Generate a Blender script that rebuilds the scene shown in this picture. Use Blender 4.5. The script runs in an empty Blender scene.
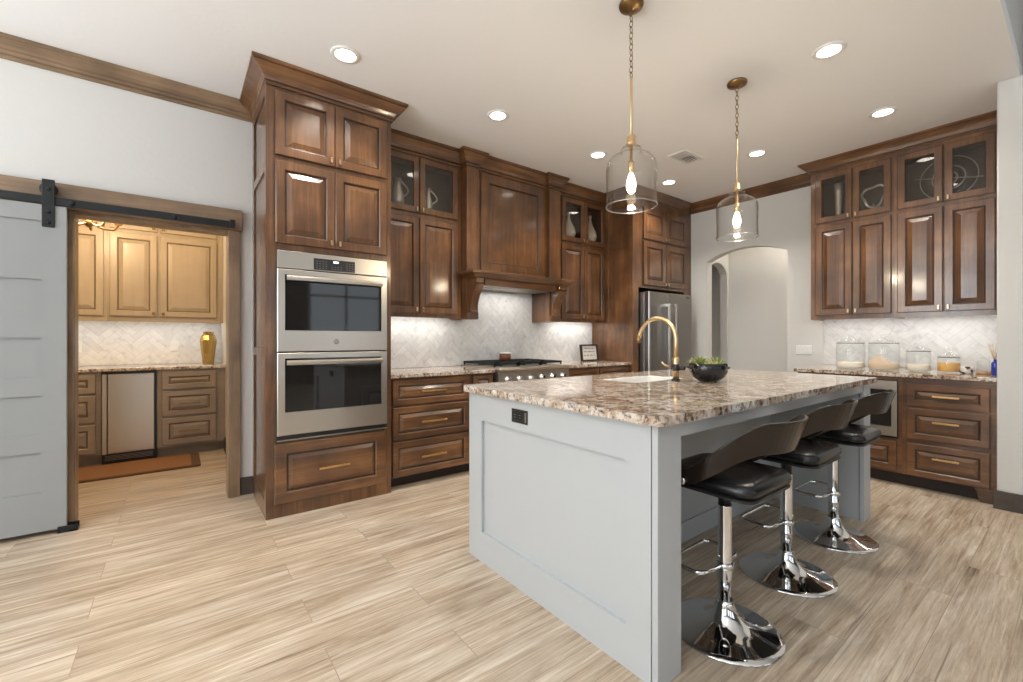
import bpy, bmesh, math, random
from mathutils import Vector, Matrix
random.seed(7)
R = math.radians
S = bpy.context.scene
COL = S.collection

# ------------------------------------------------------------------ camera, world, exposure
cam_d = bpy.data.cameras.new('camera')
cam_d.sensor_width = 36.0
cam_d.lens = 438.97 / 1023 * 36.0
cam_d.shift_y = -2.83 / 1023
cam_d.clip_start = 0.02
cam = bpy.data.objects.new('camera', cam_d)
COL.objects.link(cam)
cam.location = (0, 0, 1.1734)
cam.rotation_euler = (R(90), 0, R(-37.2458))
S.camera = cam

S.view_settings.view_transform = 'Standard'
S.view_settings.look = 'None'
S.view_settings.exposure = 0.10
S.view_settings.gamma = 1.0
S.view_settings.use_curve_mapping = False
S.cycles.use_denoising = True
S.cycles.max_bounces = 10
S.cycles.diffuse_bounces = 5
S.cycles.glossy_bounces = 4
S.cycles.transparent_max_bounces = 24
S.cycles.caustics_reflective = False
S.cycles.caustics_refractive = False
S.cycles.sample_clamp_indirect = 4.0

world = bpy.data.worlds.new('sky')
S.world = world
world.use_nodes = True
wn = world.node_tree.nodes
wn['Background'].inputs[0].default_value = (0.80, 0.90, 1.0, 1)
wn['Background'].inputs[1].default_value = 1.6

DAY = (0.93, 0.97, 1.0)
WARM = (1.0, 0.80, 0.58)

def area_light(name, loc, rot, sx, sy, power, color, spread=180):
    d = bpy.data.lights.new(name, 'AREA')
    d.shape = 'RECTANGLE'; d.size = sx; d.size_y = sy; d.energy = power; d.color = color; d.spread = R(spread)
    o = bpy.data.objects.new(name, d); COL.objects.link(o)
    o.location = loc; o.rotation_euler = rot
    return o
# daylight standing in the great-room windows (left wall, and the wall behind the camera)
for (wy, wz, sz, sy, p, q) in ((-2.9, 1.75, 2.5, 1.9, 8, 20), (-0.2, 1.75, 2.5, 1.9, 44, 165), (2.1, 1.6, 2.2, 1.5, 66, 75)):
    area_light('window_daylight', (-3.75, wy, wz), (0, R(-90), 0), sz, sy, p, DAY)
    # upward fill lamps added in the openings to brighten the ceiling
    area_light('ceiling_fill', (-3.74, wy, wz-0.3), (0, R(-148), 0), sz*0.5, sy, q, (0.92, 0.965, 1.0), 105)
for wx in (-1.6, 1.0, 3.6):
    area_light('window_daylight', (wx, -5.75, 1.75), (R(90), 0, 0), 1.9, 2.5, 2.5, DAY)
    area_light('ceiling_fill', (wx, -5.74, 1.45), (R(148), 0, 0), 1.9, 1.2, 6, (0.92, 0.965, 1.0), 105)  # second row of added upward fill, behind the camera

# ------------------------------------------------------------------ materials
def new_mat(name):
    m = bpy.data.materials.new(name); m.use_nodes = True
    nt = m.node_tree
    return m, nt, nt.nodes['Principled BSDF']

def mat(name, color, rough=0.5, metal=0.0, coat=0.0, spec=None, emit=None, estr=0.0, bump=0.0, bscale=60, aniso=0.0):
    m, nt, b = new_mat(name)
    b.inputs['Base Color'].default_value = (*color, 1)
    b.inputs['Roughness'].default_value = rough
    b.inputs['Metallic'].default_value = metal
    b.inputs['Coat Weight'].default_value = coat
    b.inputs['Coat Roughness'].default_value = 0.12
    if spec is not None: b.inputs['Specular IOR Level'].default_value = spec
    if aniso: b.inputs['Anisotropic'].default_value = aniso
    if emit:
        b.inputs['Emission Color'].default_value = (*emit, 1)
        b.inputs['Emission Strength'].default_value = estr
    # slight procedural variation so that no surface is dead flat
    tc = nt.nodes.new('ShaderNodeTexCoord')
    nz = nt.nodes.new('ShaderNodeTexNoise'); nz.inputs['Scale'].default_value = bscale
    nz.inputs['Detail'].default_value = 4
    nt.links.new(tc.outputs['Object'], nz.inputs['Vector'])
    if bump:
        bp = nt.nodes.new('ShaderNodeBump'); bp.inputs['Strength'].default_value = bump
        bp.inputs['Distance'].default_value = 0.004
        nt.links.new(nz.outputs['Fac'], bp.inputs['Height'])
        nt.links.new(bp.outputs['Normal'], b.inputs['Normal'])
    else:
        mr = nt.nodes.new('ShaderNodeMapRange')
        mr.inputs['To Min'].default_value = max(0.0, rough - 0.03); mr.inputs['To Max'].default_value = min(1, rough + 0.03)
        nt.links.new(nz.outputs['Fac'], mr.inputs['Value'])
        nt.links.new(mr.outputs['Result'], b.inputs['Roughness'])
    return m

def ramp(nt, stops):
    r = nt.nodes.new('ShaderNodeValToRGB')
    e = r.color_ramp.elements
    while len(e) < len(stops): e.new(0.5)
    for k, (p, c) in enumerate(stops):
        e[k].position = p; e[k].color = (*c, 1)
    return r

def wood_mat(name, axis, dark, mid, light, rough=0.34, coat=0.8, blotch=0.42, fine=26.0):
    m, nt, b = new_mat(name)
    L = nt.links
    tc = nt.nodes.new('ShaderNodeTexCoord')
    mp = nt.nodes.new('ShaderNodeMapping')
    sc = [9.0, 9.0, 9.0]; sc['xyz'.index(axis)] = 0.75
    mp.inputs['Scale'].default_value = sc
    L.new(tc.outputs['Object'], mp.inputs['Vector'])
    n1 = nt.nodes.new('ShaderNodeTexNoise'); n1.inputs['Scale'].default_value = 1.3
    n1.inputs['Detail'].default_value = 7; n1.inputs['Roughness'].default_value = 0.62; n1.inputs['Distortion'].default_value = 0.5
    L.new(mp.outputs['Vector'], n1.inputs['Vector'])
    mp2 = nt.nodes.new('ShaderNodeMapping')
    s2 = [fine * 3] * 3; s2['xyz'.index(axis)] = 3.0
    mp2.inputs['Scale'].default_value = s2
    L.new(tc.outputs['Object'], mp2.inputs['Vector'])
    n2 = nt.nodes.new('ShaderNodeTexNoise'); n2.inputs['Scale'].default_value = 1.0; n2.inputs['Detail'].default_value = 3
    L.new(mp2.outputs['Vector'], n2.inputs['Vector'])
    n3 = nt.nodes.new('ShaderNodeTexNoise'); n3.inputs['Scale'].default_value = 3.2; n3.inputs['Detail'].default_value = 3
    L.new(tc.outputs['Object'], n3.inputs['Vector'])
    a = nt.nodes.new('ShaderNodeMix'); a.inputs[0].default_value = 0.28
    L.new(n1.outputs['Fac'], a.inputs[2]); L.new(n2.outputs['Fac'], a.inputs[3])
    a2 = nt.nodes.new('ShaderNodeMix'); a2.inputs[0].default_value = blotch
    L.new(a.outputs[0], a2.inputs[2]); L.new(n3.outputs['Fac'], a2.inputs[3])
    r = ramp(nt, [(0.33, dark), (0.50, mid), (0.68, light)])
    L.new(a2.outputs[0], r.inputs['Fac'])
    L.new(r.outputs['Color'], b.inputs['Base Color'])
    b.inputs['Roughness'].default_value = rough
    b.inputs['Coat Weight'].default_value = coat
    b.inputs['Coat Roughness'].default_value = 0.13
    bp = nt.nodes.new('ShaderNodeBump'); bp.inputs['Strength'].default_value = 0.12; bp.inputs['Distance'].default_value = 0.002
    L.new(n2.outputs['Fac'], bp.inputs['Height']); L.new(bp.outputs['Normal'], b.inputs['Normal'])
    return m

WD, WM, WL = (0.034, 0.0125, 0.0045), (0.118, 0.0485, 0.0160), (0.275, 0.126, 0.045)
M = {}
for ax in 'xyz':
    M['wood_' + ax] = wood_mat('stained_maple_' + ax, ax, WD, WM, WL)
    M['trim_' + ax] = wood_mat('weathered_trim_' + ax, ax, (0.10, 0.062, 0.036), (0.215, 0.138, 0.080), (0.34, 0.235, 0.145), rough=0.42, coat=0.1)
M['glaze'] = mat('dark_glaze', (0.030, 0.014, 0.008), 0.4)
M['cab_inside'] = mat('dark_cabinet_interior', (0.055, 0.040, 0.030), 0.55, bscale=6)
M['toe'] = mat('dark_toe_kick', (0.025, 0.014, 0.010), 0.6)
M['base_dark'] = wood_mat('dark_baseboard', 'x', (0.035, 0.026, 0.021), (0.06, 0.045, 0.036), (0.10, 0.075, 0.06), rough=0.45, coat=0.0)
M['wall'] = mat('wall_paint', (0.63, 0.625, 0.605), 0.75, bump=0.25, bscale=28)
M['wall_dark'] = mat('darkened_wall_paint', (0.20, 0.185, 0.165), 0.75, bump=0.25, bscale=28)  # unseen great-room walls, darkened to cut light from behind the camera
M['ceil'] = mat('ceiling_paint', (0.86, 0.865, 0.87), 0.8, bump=0.3, bscale=22)
M['island'] = mat('island_grey_paint', (0.475, 0.495, 0.505), 0.42)
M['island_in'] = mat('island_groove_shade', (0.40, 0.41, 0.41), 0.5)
M['barn'] = mat('barn_door_grey_paint', (0.285, 0.295, 0.295), 0.42)
M['pantry'] = wood_mat('glazed_taupe_lit', 'z', (0.33, 0.265, 0.19), (0.38, 0.305, 0.22), (0.42, 0.34, 0.25), rough=0.4, coat=0.1)  # lit copy of the taupe paint, warm lamp light put into its colour
M['pantry_glaze'] = mat('pantry_cabinet_glaze', (0.12, 0.075, 0.04), 0.5)
M['pantry_low'] = wood_mat('glazed_taupe_shaded', 'x', (0.24, 0.19, 0.145), (0.28, 0.22, 0.17), (0.32, 0.255, 0.20), rough=0.4, coat=0.1)  # shaded copy of the wall cabinets' paint, shade put into its colour
M['blackm'] = mat('black_iron', (0.022, 0.024, 0.024), 0.45, 0.6)
M['steel'] = mat('brushed_stainless', (0.56, 0.50, 0.43), 0.30, 1.0)
M['steel_d'] = mat('dark_stainless', (0.30, 0.285, 0.27), 0.30, 1.0)
M['chrome'] = mat('polished_chrome', (0.80, 0.80, 0.80), 0.045, 1.0)
M['brass'] = mat('brushed_brass', (0.74, 0.54, 0.31), 0.33, 1.0)
M['brass_pull'] = mat('gold_pull', (0.76, 0.48, 0.20), 0.33, 1.0)
M['brass_d'] = mat('aged_brass', (0.30, 0.19, 0.085), 0.33, 1.0)
M['gold'] = mat('gold_glaze', (0.50, 0.35, 0.13), 0.24, 0.8)
M['nickel'] = mat('champagne_knob', (0.62, 0.47, 0.30), 0.28, 1.0)
M['blackglass'] = mat('black_oven_glass', (0.012, 0.011, 0.010), 0.04, 0.0, spec=0.6)
M['blackplastic'] = mat('black_plastic', (0.015, 0.014, 0.014), 0.35)
M['grey_print'] = mat('grey_print', (0.25, 0.25, 0.25), 0.5)
M['display'] = mat('oven_clock_display', (0.6, 0.8, 0.9), 0.4, emit=(0.75, 0.92, 1.0), estr=1.2)
M['leather'] = mat('black_leather', (0.006, 0.006, 0.007), 0.26, bump=0.10, bscale=260)
M['bentwood'] = wood_mat('espresso_bentwood', 'z', (0.006, 0.0035, 0.0025), (0.012, 0.007, 0.005), (0.022, 0.012, 0.008), rough=0.26, coat=0.08)
M['white'] = mat('white_ceramic', (0.80, 0.80, 0.78), 0.16)
M['white_p'] = mat('white_plastic', (0.76, 0.76, 0.74), 0.4)
M['cream'] = mat('cream_vase', (0.74, 0.70, 0.62), 0.3)
M['bowl'] = mat('glossy_black_glaze', (0.004, 0.005, 0.006), 0.06, coat=0.2)
M['soil'] = mat('planting_gravel', (0.26, 0.19, 0.11), 0.9, bump=1.0, bscale=160)
M['leaf'] = mat('succulent_leaf', (0.27, 0.33, 0.09), 0.5)
M['leaf2'] = mat('pale_succulent_leaf', (0.42, 0.40, 0.17), 0.5)
M['seal'] = mat('grey_rubber', (0.12, 0.12, 0.115), 0.5)
M['paper'] = mat('printed_card', (0.80, 0.78, 0.74), 0.7)
M['flour'] = mat('white_flour', (0.80, 0.72, 0.62), 0.9, bump=0.6, bscale=90)
M['oats'] = mat('tan_grain', (0.66, 0.50, 0.36), 0.9, bump=0.8, bscale=160)
M['pasta'] = mat('dry_pasta', (0.66, 0.36, 0.10), 0.6, bump=1.0, bscale=120)
M['cup'] = None
M['amber'] = mat('amber_wax', (0.16, 0.055, 0.02), 0.3)
M['oak'] = wood_mat('oak_base', 'x', (0.30, 0.15, 0.06), (0.42, 0.24, 0.11), (0.5, 0.3, 0.15))
M['blue'] = mat('cobalt_bottle', (0.01, 0.03, 0.30), 0.08, coat=0.5)
M['reed'] = mat('rattan_reed', (0.60, 0.40, 0.20), 0.7)
M['matm'] = mat('rust_woven_mat', (0.27, 0.125, 0.052), 0.8, bump=0.7, bscale=220)
M['matb'] = mat('mat_binding', (0.11, 0.055, 0.03), 0.8, bump=0.5, bscale=220)
M['lamp'] = mat('lit_diffuser', (1, 1, 1), 0.5, emit=(1.0, 0.93, 0.82), estr=9.0)
M['bulb'] = mat('lit_bulb', (1, 0.9, 0.7), 0.3, emit=(1.0, 0.80, 0.52), estr=14.0)
M['strip'] = mat('lit_strip', (1, 1, 1), 0.5, emit=(1.0, 0.97, 0.92), estr=5.0)
M['can'] = mat('can_trim', (0.80, 0.79, 0.77), 0.4)
M['crystal'] = mat('silver_glass', (0.80, 0.79, 0.77), 0.10, 0.6)

def glass_mat(name, tint=(1, 1, 1), gloss=0.06, edge=0.35, rough=0.02):
    """thin clear glass: mostly straight-through, reflective at grazing angles"""
    m = bpy.data.materials.new(name); m.use_nodes = True
    nt = m.node_tree; nt.nodes.clear(); L = nt.links
    out = nt.nodes.new('ShaderNodeOutputMaterial')
    tr = nt.nodes.new('ShaderNodeBsdfTransparent'); tr.inputs[0].default_value = (*tint, 1)
    gl = nt.nodes.new('ShaderNodeBsdfGlossy'); gl.inputs[1].default_value = rough
    lw = nt.nodes.new('ShaderNodeLayerWeight'); lw.inputs['Blend'].default_value = 0.5
    mr = nt.nodes.new('ShaderNodeMapRange'); mr.inputs['To Min'].default_value = gloss; mr.inputs['To Max'].default_value = edge
    mx = nt.nodes.new('ShaderNodeMixShader')
    pw = nt.nodes.new('ShaderNodeMath'); pw.operation = 'POWER'; pw.inputs[1].default_value = 3.0
    L.new(lw.outputs['Facing'], pw.inputs[0]); L.new(pw.outputs[0], mr.inputs['Value']); L.new(mr.outputs['Result'], mx.inputs[0])
    L.new(tr.outputs[0], mx.inputs[1]); L.new(gl.outputs[0], mx.inputs[2]); L.new(mx.outputs[0], out.inputs[0])
    return m
M['pane'] = glass_mat('cabinet_pane', (0.90, 0.88, 0.85), 0.05, 0.5)
M['clear'] = glass_mat('clear_glass', (0.995, 0.995, 0.99), 0.015, 0.75)
M['rim'] = glass_mat('fire_polished_rim', (0.97, 0.97, 0.96), 0.35, 0.85, 0.15)
M['jar'] = glass_mat('jar_glass', (0.985, 0.992, 0.99), 0.02, 0.4)

# patterned cups: black marks on white
m, nt, b = new_mat('black_and_white_pattern')
tc = nt.nodes.new('ShaderNodeTexCoord'); v = nt.nodes.new('ShaderNodeTexNoise'); v.inputs['Scale'].default_value = 26; v.inputs['Detail'].default_value = 1
nt.links.new(tc.outputs['Object'], v.inputs['Vector'])
r = ramp(nt, [(0.46, (0.75, 0.73, 0.70)), (0.56, (0.05, 0.04, 0.045))])
nt.links.new(v.outputs['Fac'], r.inputs['Fac']); nt.links.new(r.outputs['Color'], b.inputs['Base Color'])
b.inputs['Roughness'].default_value = 0.2
M['cup'] = m

# speckled granite
def granite():
    m, nt, b = new_mat('speckled_granite'); L = nt.links
    tc = nt.nodes.new('ShaderNodeTexCoord')
    n1 = nt.nodes.new('ShaderNodeTexNoise'); n1.inputs['Scale'].default_value = 15; n1.inputs['Detail'].default_value = 6; n1.inputs['Roughness'].default_value = 0.65; n1.inputs['Distortion'].default_value = 0.6
    n2 = nt.nodes.new('ShaderNodeTexNoise'); n2.inputs['Scale'].default_value = 42; n2.inputs['Detail'].default_value = 5; n2.inputs['Roughness'].default_value = 0.7
    vo = nt.nodes.new('ShaderNodeTexVoronoi'); vo.inputs['Scale'].default_value = 75
    for n in (n1, n2, vo): L.new(tc.outputs['Object'], n.inputs['Vector'])
    r1 = ramp(nt, [(0.36, (0.30, 0.18, 0.11)), (0.46, (0.50, 0.37, 0.26)), (0.56, (0.64, 0.55, 0.46)), (0.68, (0.78, 0.76, 0.74))])
    L.new(n1.outputs['Fac'], r1.inputs['Fac'])
    r2 = ramp(nt, [(0.35, (0.012, 0.012, 0.014)), (0.42, (0.35, 0.33, 0.32)), (0.50, (1, 1, 1))])
    L.new(n2.outputs['Fac'], r2.inputs['Fac'])
    mx = nt.nodes.new('ShaderNodeMix'); mx.data_type = 'RGBA'; mx.blend_type = 'MULTIPLY'; mx.inputs[0].default_value = 0.92
    L.new(r1.outputs['Color'], mx.inputs[6]); L.new(r2.outputs['Color'], mx.inputs[7])
    hs = nt.nodes.new('ShaderNodeMix'); hs.data_type = 'RGBA'; hs.blend_type = 'OVERLAY'; hs.inputs[0].default_value = 0.22
    bw_ = nt.nodes.new('ShaderNodeRGBToBW'); L.new(vo.outputs['Color'], bw_.inputs[0])
    L.new(mx.outputs[2], hs.inputs[6]); L.new(bw_.outputs[0], hs.inputs[7])
    ds = nt.nodes.new('ShaderNodeHueSaturation'); ds.inputs['Saturation'].default_value = 0.85
    L.new(hs.outputs[2], ds.inputs['Color'])
    L.new(ds.outputs['Color'], b.inputs['Base Color'])
    b.inputs['Roughness'].default_value = 0.07
    b.inputs['Specular IOR Level'].default_value = 0.6
    return m
M['granite'] = granite()

# wood-look floor planks running along X
def floor_mat():
    m, nt, b = new_mat('limed_wood_planks'); L = nt.links
    tc = nt.nodes.new('ShaderNodeTexCoord')
    br = nt.nodes.new('ShaderNodeTexBrick')
    br.offset = 0.37; br.offset_frequency = 2
    br.inputs['Color1'].default_value = (0, 0, 0, 1); br.inputs['Color2'].default_value = (1, 1, 1, 1)
    br.inputs['Mortar'].default_value = (0.5, 0.5, 0.5, 1)
    br.inputs['Scale'].default_value = 1.0; br.inputs['Mortar Size'].default_value = 0.0017
    br.inputs['Mortar Smooth'].default_value = 0.3
    br.inputs['Brick Width'].default_value = 1.18; br.inputs['Row Height'].default_value = 0.196
    mo = nt.nodes.new('ShaderNodeMapping'); mo.inputs['Location'].default_value = (0.30, 0.017, 0)
    L.new(tc.outputs['Object'], mo.inputs['Vector']); L.new(mo.outputs['Vector'], br.inputs['Vector'])
    sp = nt.nodes.new('ShaderNodeSeparateColor'); L.new(br.outputs['Color'], sp.inputs[0])
    ml = nt.nodes.new('ShaderNodeMath'); ml.operation = 'MULTIPLY'; ml.inputs[1].default_value = 37.0
    L.new(sp.outputs[0], ml.inputs[0])
    def streak(sx, sy, det, rough, dist):
        mp = nt.nodes.new('ShaderNodeMapping'); mp.inputs['Scale'].default_value = (sx, sy, 1)
        L.new(tc.outputs['Object'], mp.inputs['Vector'])
        n = nt.nodes.new('ShaderNodeTexNoise'); n.noise_dimensions = '4D'
        n.inputs['Scale'].default_value = 1; n.inputs['Detail'].default_value = det
        n.inputs['Roughness'].default_value = rough; n.inputs['Distortion'].default_value = dist
        L.new(mp.outputs['Vector'], n.inputs['Vector']); L.new(ml.outputs[0], n.inputs['W'])
        return n
    a = streak(0.9, 19, 10, 0.76, 1.5)
    c = streak(3.0, 95, 6, 0.65, 0.4)
    d = streak(1.6, 6.0, 5, 0.6, 0.8)
    mx = nt.nodes.new('ShaderNodeMix'); mx.inputs[0].default_value = 0.27
    L.new(a.outputs['Fac'], mx.inputs[2]); L.new(c.outputs['Fac'], mx.inputs[3])
    mx2 = nt.nodes.new('ShaderNodeMix'); mx2.inputs[0].default_value = 0.24
    L.new(mx.outputs[0], mx2.inputs[2]); L.new(d.outputs['Fac'], mx2.inputs[3])
    r = ramp(nt, [(0.37, (0.16, 0.105, 0.068)), (0.44, (0.36, 0.265, 0.18)), (0.52, (0.53, 0.43, 0.32)), (0.60, (0.70, 0.62, 0.51))])
    L.new(mx2.outputs[0], r.inputs['Fac'])
    e = streak(1.2, 60, 3, 0.5, 0.8)
    gl_ = ramp(nt, [(0.30, (0.52, 0.50, 0.48)), (0.37, (1, 1, 1)), (0.63, (1, 1, 1)), (0.70, (1.30, 1.30, 1.30))])
    L.new(e.outputs['Fac'], gl_.inputs['Fac'])
    gmul = nt.nodes.new('ShaderNodeMix'); gmul.data_type = 'RGBA'; gmul.blend_type = 'MULTIPLY'; gmul.inputs[0].default_value = 1.0
    L.new(r.outputs['Color'], gmul.inputs[6]); L.new(gl_.outputs['Color'], gmul.inputs[7])
    hv = nt.nodes.new('ShaderNodeMapRange'); hv.inputs['To Min'].default_value = 0.92; hv.inputs['To Max'].default_value = 1.08
    L.new(sp.outputs[0], hv.inputs['Value'])
    hs = nt.nodes.new('ShaderNodeHueSaturation'); L.new(gmul.outputs[2], hs.inputs['Color']); L.new(hv.outputs['Result'], hs.inputs['Value'])
    gm = nt.nodes.new('ShaderNodeMix'); gm.data_type = 'RGBA'
    gm.inputs[7].default_value = (0.33, 0.25, 0.18, 1)
    L.new(br.outputs['Fac'], gm.inputs[0]); L.new(hs.outputs['Color'], gm.inputs[6])
    L.new(gm.outputs[2], b.inputs['Base Color'])
    b.inputs['Roughness'].default_value = 0.42
    bp = nt.nodes.new('ShaderNodeBump'); bp.inputs['Strength'].default_value = 0.25; bp.inputs['Distance'].default_value = 0.003
    L.new(mx.outputs[0], bp.inputs['Height']); L.new(bp.outputs['Normal'], b.inputs['Normal'])
    return m
M['floor'] = floor_mat()

def marble():
    m, nt, b = new_mat('white_marble_tile'); L = nt.links
    tc = nt.nodes.new('ShaderNodeTexCoord'); g = nt.nodes.new('ShaderNodeNewGeometry')
    n = nt.nodes.new('ShaderNodeTexNoise'); n.noise_dimensions = '4D'; n.inputs['Scale'].default_value = 9; n.inputs['Detail'].default_value = 6; n.inputs['Distortion'].default_value = 1.3
    ml = nt.nodes.new('ShaderNodeMath'); ml.operation = 'MULTIPLY'; ml.inputs[1].default_value = 40
    L.new(g.outputs['Random Per Island'], ml.inputs[0]); L.new(ml.outputs[0], n.inputs['W']); L.new(tc.outputs['Object'], n.inputs['Vector'])
    r = ramp(nt, [(0.30, (0.58, 0.58, 0.58)), (0.46, (0.71, 0.71, 0.70)), (0.7, (0.77, 0.77, 0.76))])
    L.new(n.outputs['Fac'], r.inputs['Fac'])
    hv = nt.nodes.new('ShaderNodeMapRange'); hv.inputs['To Min'].default_value = 0.93; hv.inputs['To Max'].default_value = 1.04
    L.new(g.outputs['Random Per Island'], hv.inputs['Value'])
    hs = nt.nodes.new('ShaderNodeHueSaturation'); L.new(r.outputs['Color'], hs.inputs['Color']); L.new(hv.outputs['Result'], hs.inputs['Value'])
    L.new(hs.outputs['Color'], b.inputs['Base Color'])
    b.inputs['Roughness'].default_value = 0.22
    return m
M['marble'] = marble()
M['grout'] = mat('pale_grout', (0.52, 0.515, 0.50), 0.85)

# ------------------------------------------------------------------ object helpers
def tag(o, label=None, cat=None, group=None, kind=None):
    if label: o['label'] = label
    if cat: o['category'] = cat
    if group: o['group'] = group
    if kind: o['kind'] = kind
    return o

def thing(name, label, cat, loc=(0, 0, 0), group=None):
    o = bpy.data.objects.new(name, None); COL.objects.link(o)
    o.empty_display_size = 0.1
    o.location = loc
    return tag(o, label, cat, group)

def root_loc(o):
    while o.parent: o = o.parent
    return Vector(o.location)

class MB:
    """collects geometry in world space and links it as one mesh object"""
    def __init__(s):
        s.v = []; s.f = []; s.m = []; s.sm = []
    def add(s, vs, fs, mi=0, smooth=False):
        b = len(s.v); s.v += [tuple(x) for x in vs]
        for f in fs:
            s.f.append([b + i for i in f]); s.m.append(mi); s.sm.append(smooth)
        return s
    def box(s, x0, x1, y0, y1, z0, z1, mi=0):
        x0, x1 = sorted((x0, x1)); y0, y1 = sorted((y0, y1)); z0, z1 = sorted((z0, z1))
        vs = [(x0,y0,z0),(x1,y0,z0),(x1,y1,z0),(x0,y1,z0),(x0,y0,z1),(x1,y0,z1),(x1,y1,z1),(x0,y1,z1)]
        return s.add(vs, [(0,3,2,1),(4,5,6,7),(0,1,5,4),(1,2,6,5),(2,3,7,6),(3,0,4,7)], mi)
    def fbox(s, F, u0, u1, v0, v1, w0, w1, mi=0):
        vs = [F(u,v,w) for w in (w0,w1) for (u,v) in ((u0,v0),(u1,v0),(u1,v1),(u0,v1))]
        return s.add(vs, [(3,2,1,0),(4,5,6,7),(0,1,5,4),(1,2,6,5),(2,3,7,6),(3,0,4,7)], mi)
    def rings(s, rs, mi=0, cap0=False, cap1=False, smooth=False, mis=None, loop=False):
        n = len(rs[0]); vs = [p for r in rs for p in r]; b = len(s.v); s.v += [tuple(x) for x in vs]
        K = len(rs)
        for k in range(K if loop else K - 1):
            k2 = (k + 1) % K
            for i in range(n):
                j = (i + 1) % n
                s.f.append([b+k*n+i, b+k*n+j, b+k2*n+j, b+k2*n+i]); s.m.append(mis[k] if mis else mi); s.sm.append(smooth)
        if cap0: s.f.append([b + i for i in range(n)][::-1]); s.m.append(mi); s.sm.append(False)
        if cap1: s.f.append([b + (K-1)*n + i for i in range(n)]); s.m.append(mis[-1] if mis and len(mis) >= K else mi); s.sm.append(False)
        return s
    def prism(s, poly, fn, d0, d1, mi=0):
        """extrude a 2D polygon; fn(a, b, d) gives the point"""
        a = [fn(p[0], p[1], d0) for p in poly]; b = [fn(p[0], p[1], d1) for p in poly]
        n = len(poly); f = [tuple(range(n))[::-1], tuple(range(n, 2*n))]
        f += [(i, (i+1) % n, n + (i+1) % n, n + i) for i in range(n)]
        return s.add(a + b, f, mi)
    def lathe(s, prof, c, seg=32, mi=0, axis='z', smooth=True, closed=False):
        rs = []
        for (r, h) in prof:
            ring = []
            for k in range(seg):
                a = 2*math.pi*k/seg
                if axis == 'z': p = (c[0]+r*math.cos(a), c[1]+r*math.sin(a), c[2]+h)
                elif axis == 'y': p = (c[0]+r*math.cos(a), c[1]+h, c[2]+r*math.sin(a))
                else: p = (c[0]+h, c[1]+r*math.cos(a), c[2]+r*math.sin(a))
                ring.append(p)
            rs.append(ring)
        return s.rings(rs, mi, cap0=not closed, cap1=not closed, smooth=smooth, loop=closed)
    def tube(s, pts, r, seg=10, mi=0, closed=False, r_end=None):
        P = [Vector(p) for p in pts]; n = len(P); rs = []
        nrm = None
        for i in range(n):
            if closed: t = P[(i+1) % n] - P[i-1]
            else: t = P[min(i+1, n-1)] - P[max(i-1, 0)]
            t.normalize()
            if nrm is None:
                nrm = t.orthogonal().normalized()
            else:
                nrm = (nrm - t*nrm.dot(t)).normalized()
            bn = t.cross(nrm)
            rr = r if r_end is None else r + (r_end - r)*i/(n-1)
            rs.append([P[i] + rr*(math.cos(2*math.pi*k/seg)*nrm + math.sin(2*math.pi*k/seg)*bn) for k in range(seg)])
        return s.rings(rs, mi, cap0=not closed, cap1=not closed, smooth=True, loop=closed)
    def ball(s, c, r, seg=12, mi=0, sz=1.0):
        prof = [(max(1e-4, r*math.sin(math.pi*k/8)), -r*sz*math.cos(math.pi*k/8)) for k in range(9)]
        return s.lathe(prof, c, seg, mi)
    def build(s, name, mats, parent=None, bevel=0.0, seg=2, weld=False, fixn=True):
        me = bpy.data.meshes.new(name)
        off = root_loc(parent) if parent else Vector((0, 0, 0))
        me.from_pydata([tuple(Vector(v) - off) for v in s.v], [], s.f)
        mats = mats if isinstance(mats, (list, tuple)) else [mats]
        for k in mats: me.materials.append(M[k] if isinstance(k, str) else k)
        me.polygons.foreach_set('material_index', s.m)
        me.polygons.foreach_set('use_smooth', s.sm)
        if fixn:
            bm = bmesh.new(); bm.from_mesh(me)
            if weld: bmesh.ops.remove_doubles(bm, verts=bm.verts, dist=1e-5)
            bmesh.ops.recalc_face_normals(bm, faces=bm.faces); bm.to_mesh(me); bm.free()
        me.update()
        o = bpy.data.objects.new(name, me); COL.objects.link(o)
        if parent: o.parent = parent
        if bevel:
            md = o.modifiers.new('bevel', 'BEVEL'); md.width = bevel; md.segments = seg
            md.limit_method = 'ANGLE'; md.angle_limit = R(50)
        return o

def struct(name, mb, mats, label=None, cat=None, **k):
    o = mb.build(name, mats, None, **k)
    return tag(o, label, cat, kind='structure')

def solid(name, mb, mats, label, cat, base, group=None, **k):
    """a one-mesh thing whose origin stands at its base"""
    t = bpy.data.objects.new('tmp', None); t.location = base
    o = mb.build(name, mats, t, **k); o.parent = None; o.location = base
    bpy.data.objects.remove(t)
    return tag(o, label, cat, group)

def faceB(y):   # a face of the back wall seen from the room: u = X, v = Z, w towards the room
    return lambda u, v, w: (u, y - w, v)
def faceR(x):   # a face of the right wall: u = Y, v = Z, w towards the room
    return lambda u, v, w: (x - w, u, v)
def faceL(x):   # facing -X as well but for islands
    return lambda u, v, w: (x - w, u, v)

def rect(F, u0, u1, v0, v1, w):
    return [F(u0, v0, w), F(u1, v0, w), F(u1, v1, w), F(u0, v1, w)]

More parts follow.
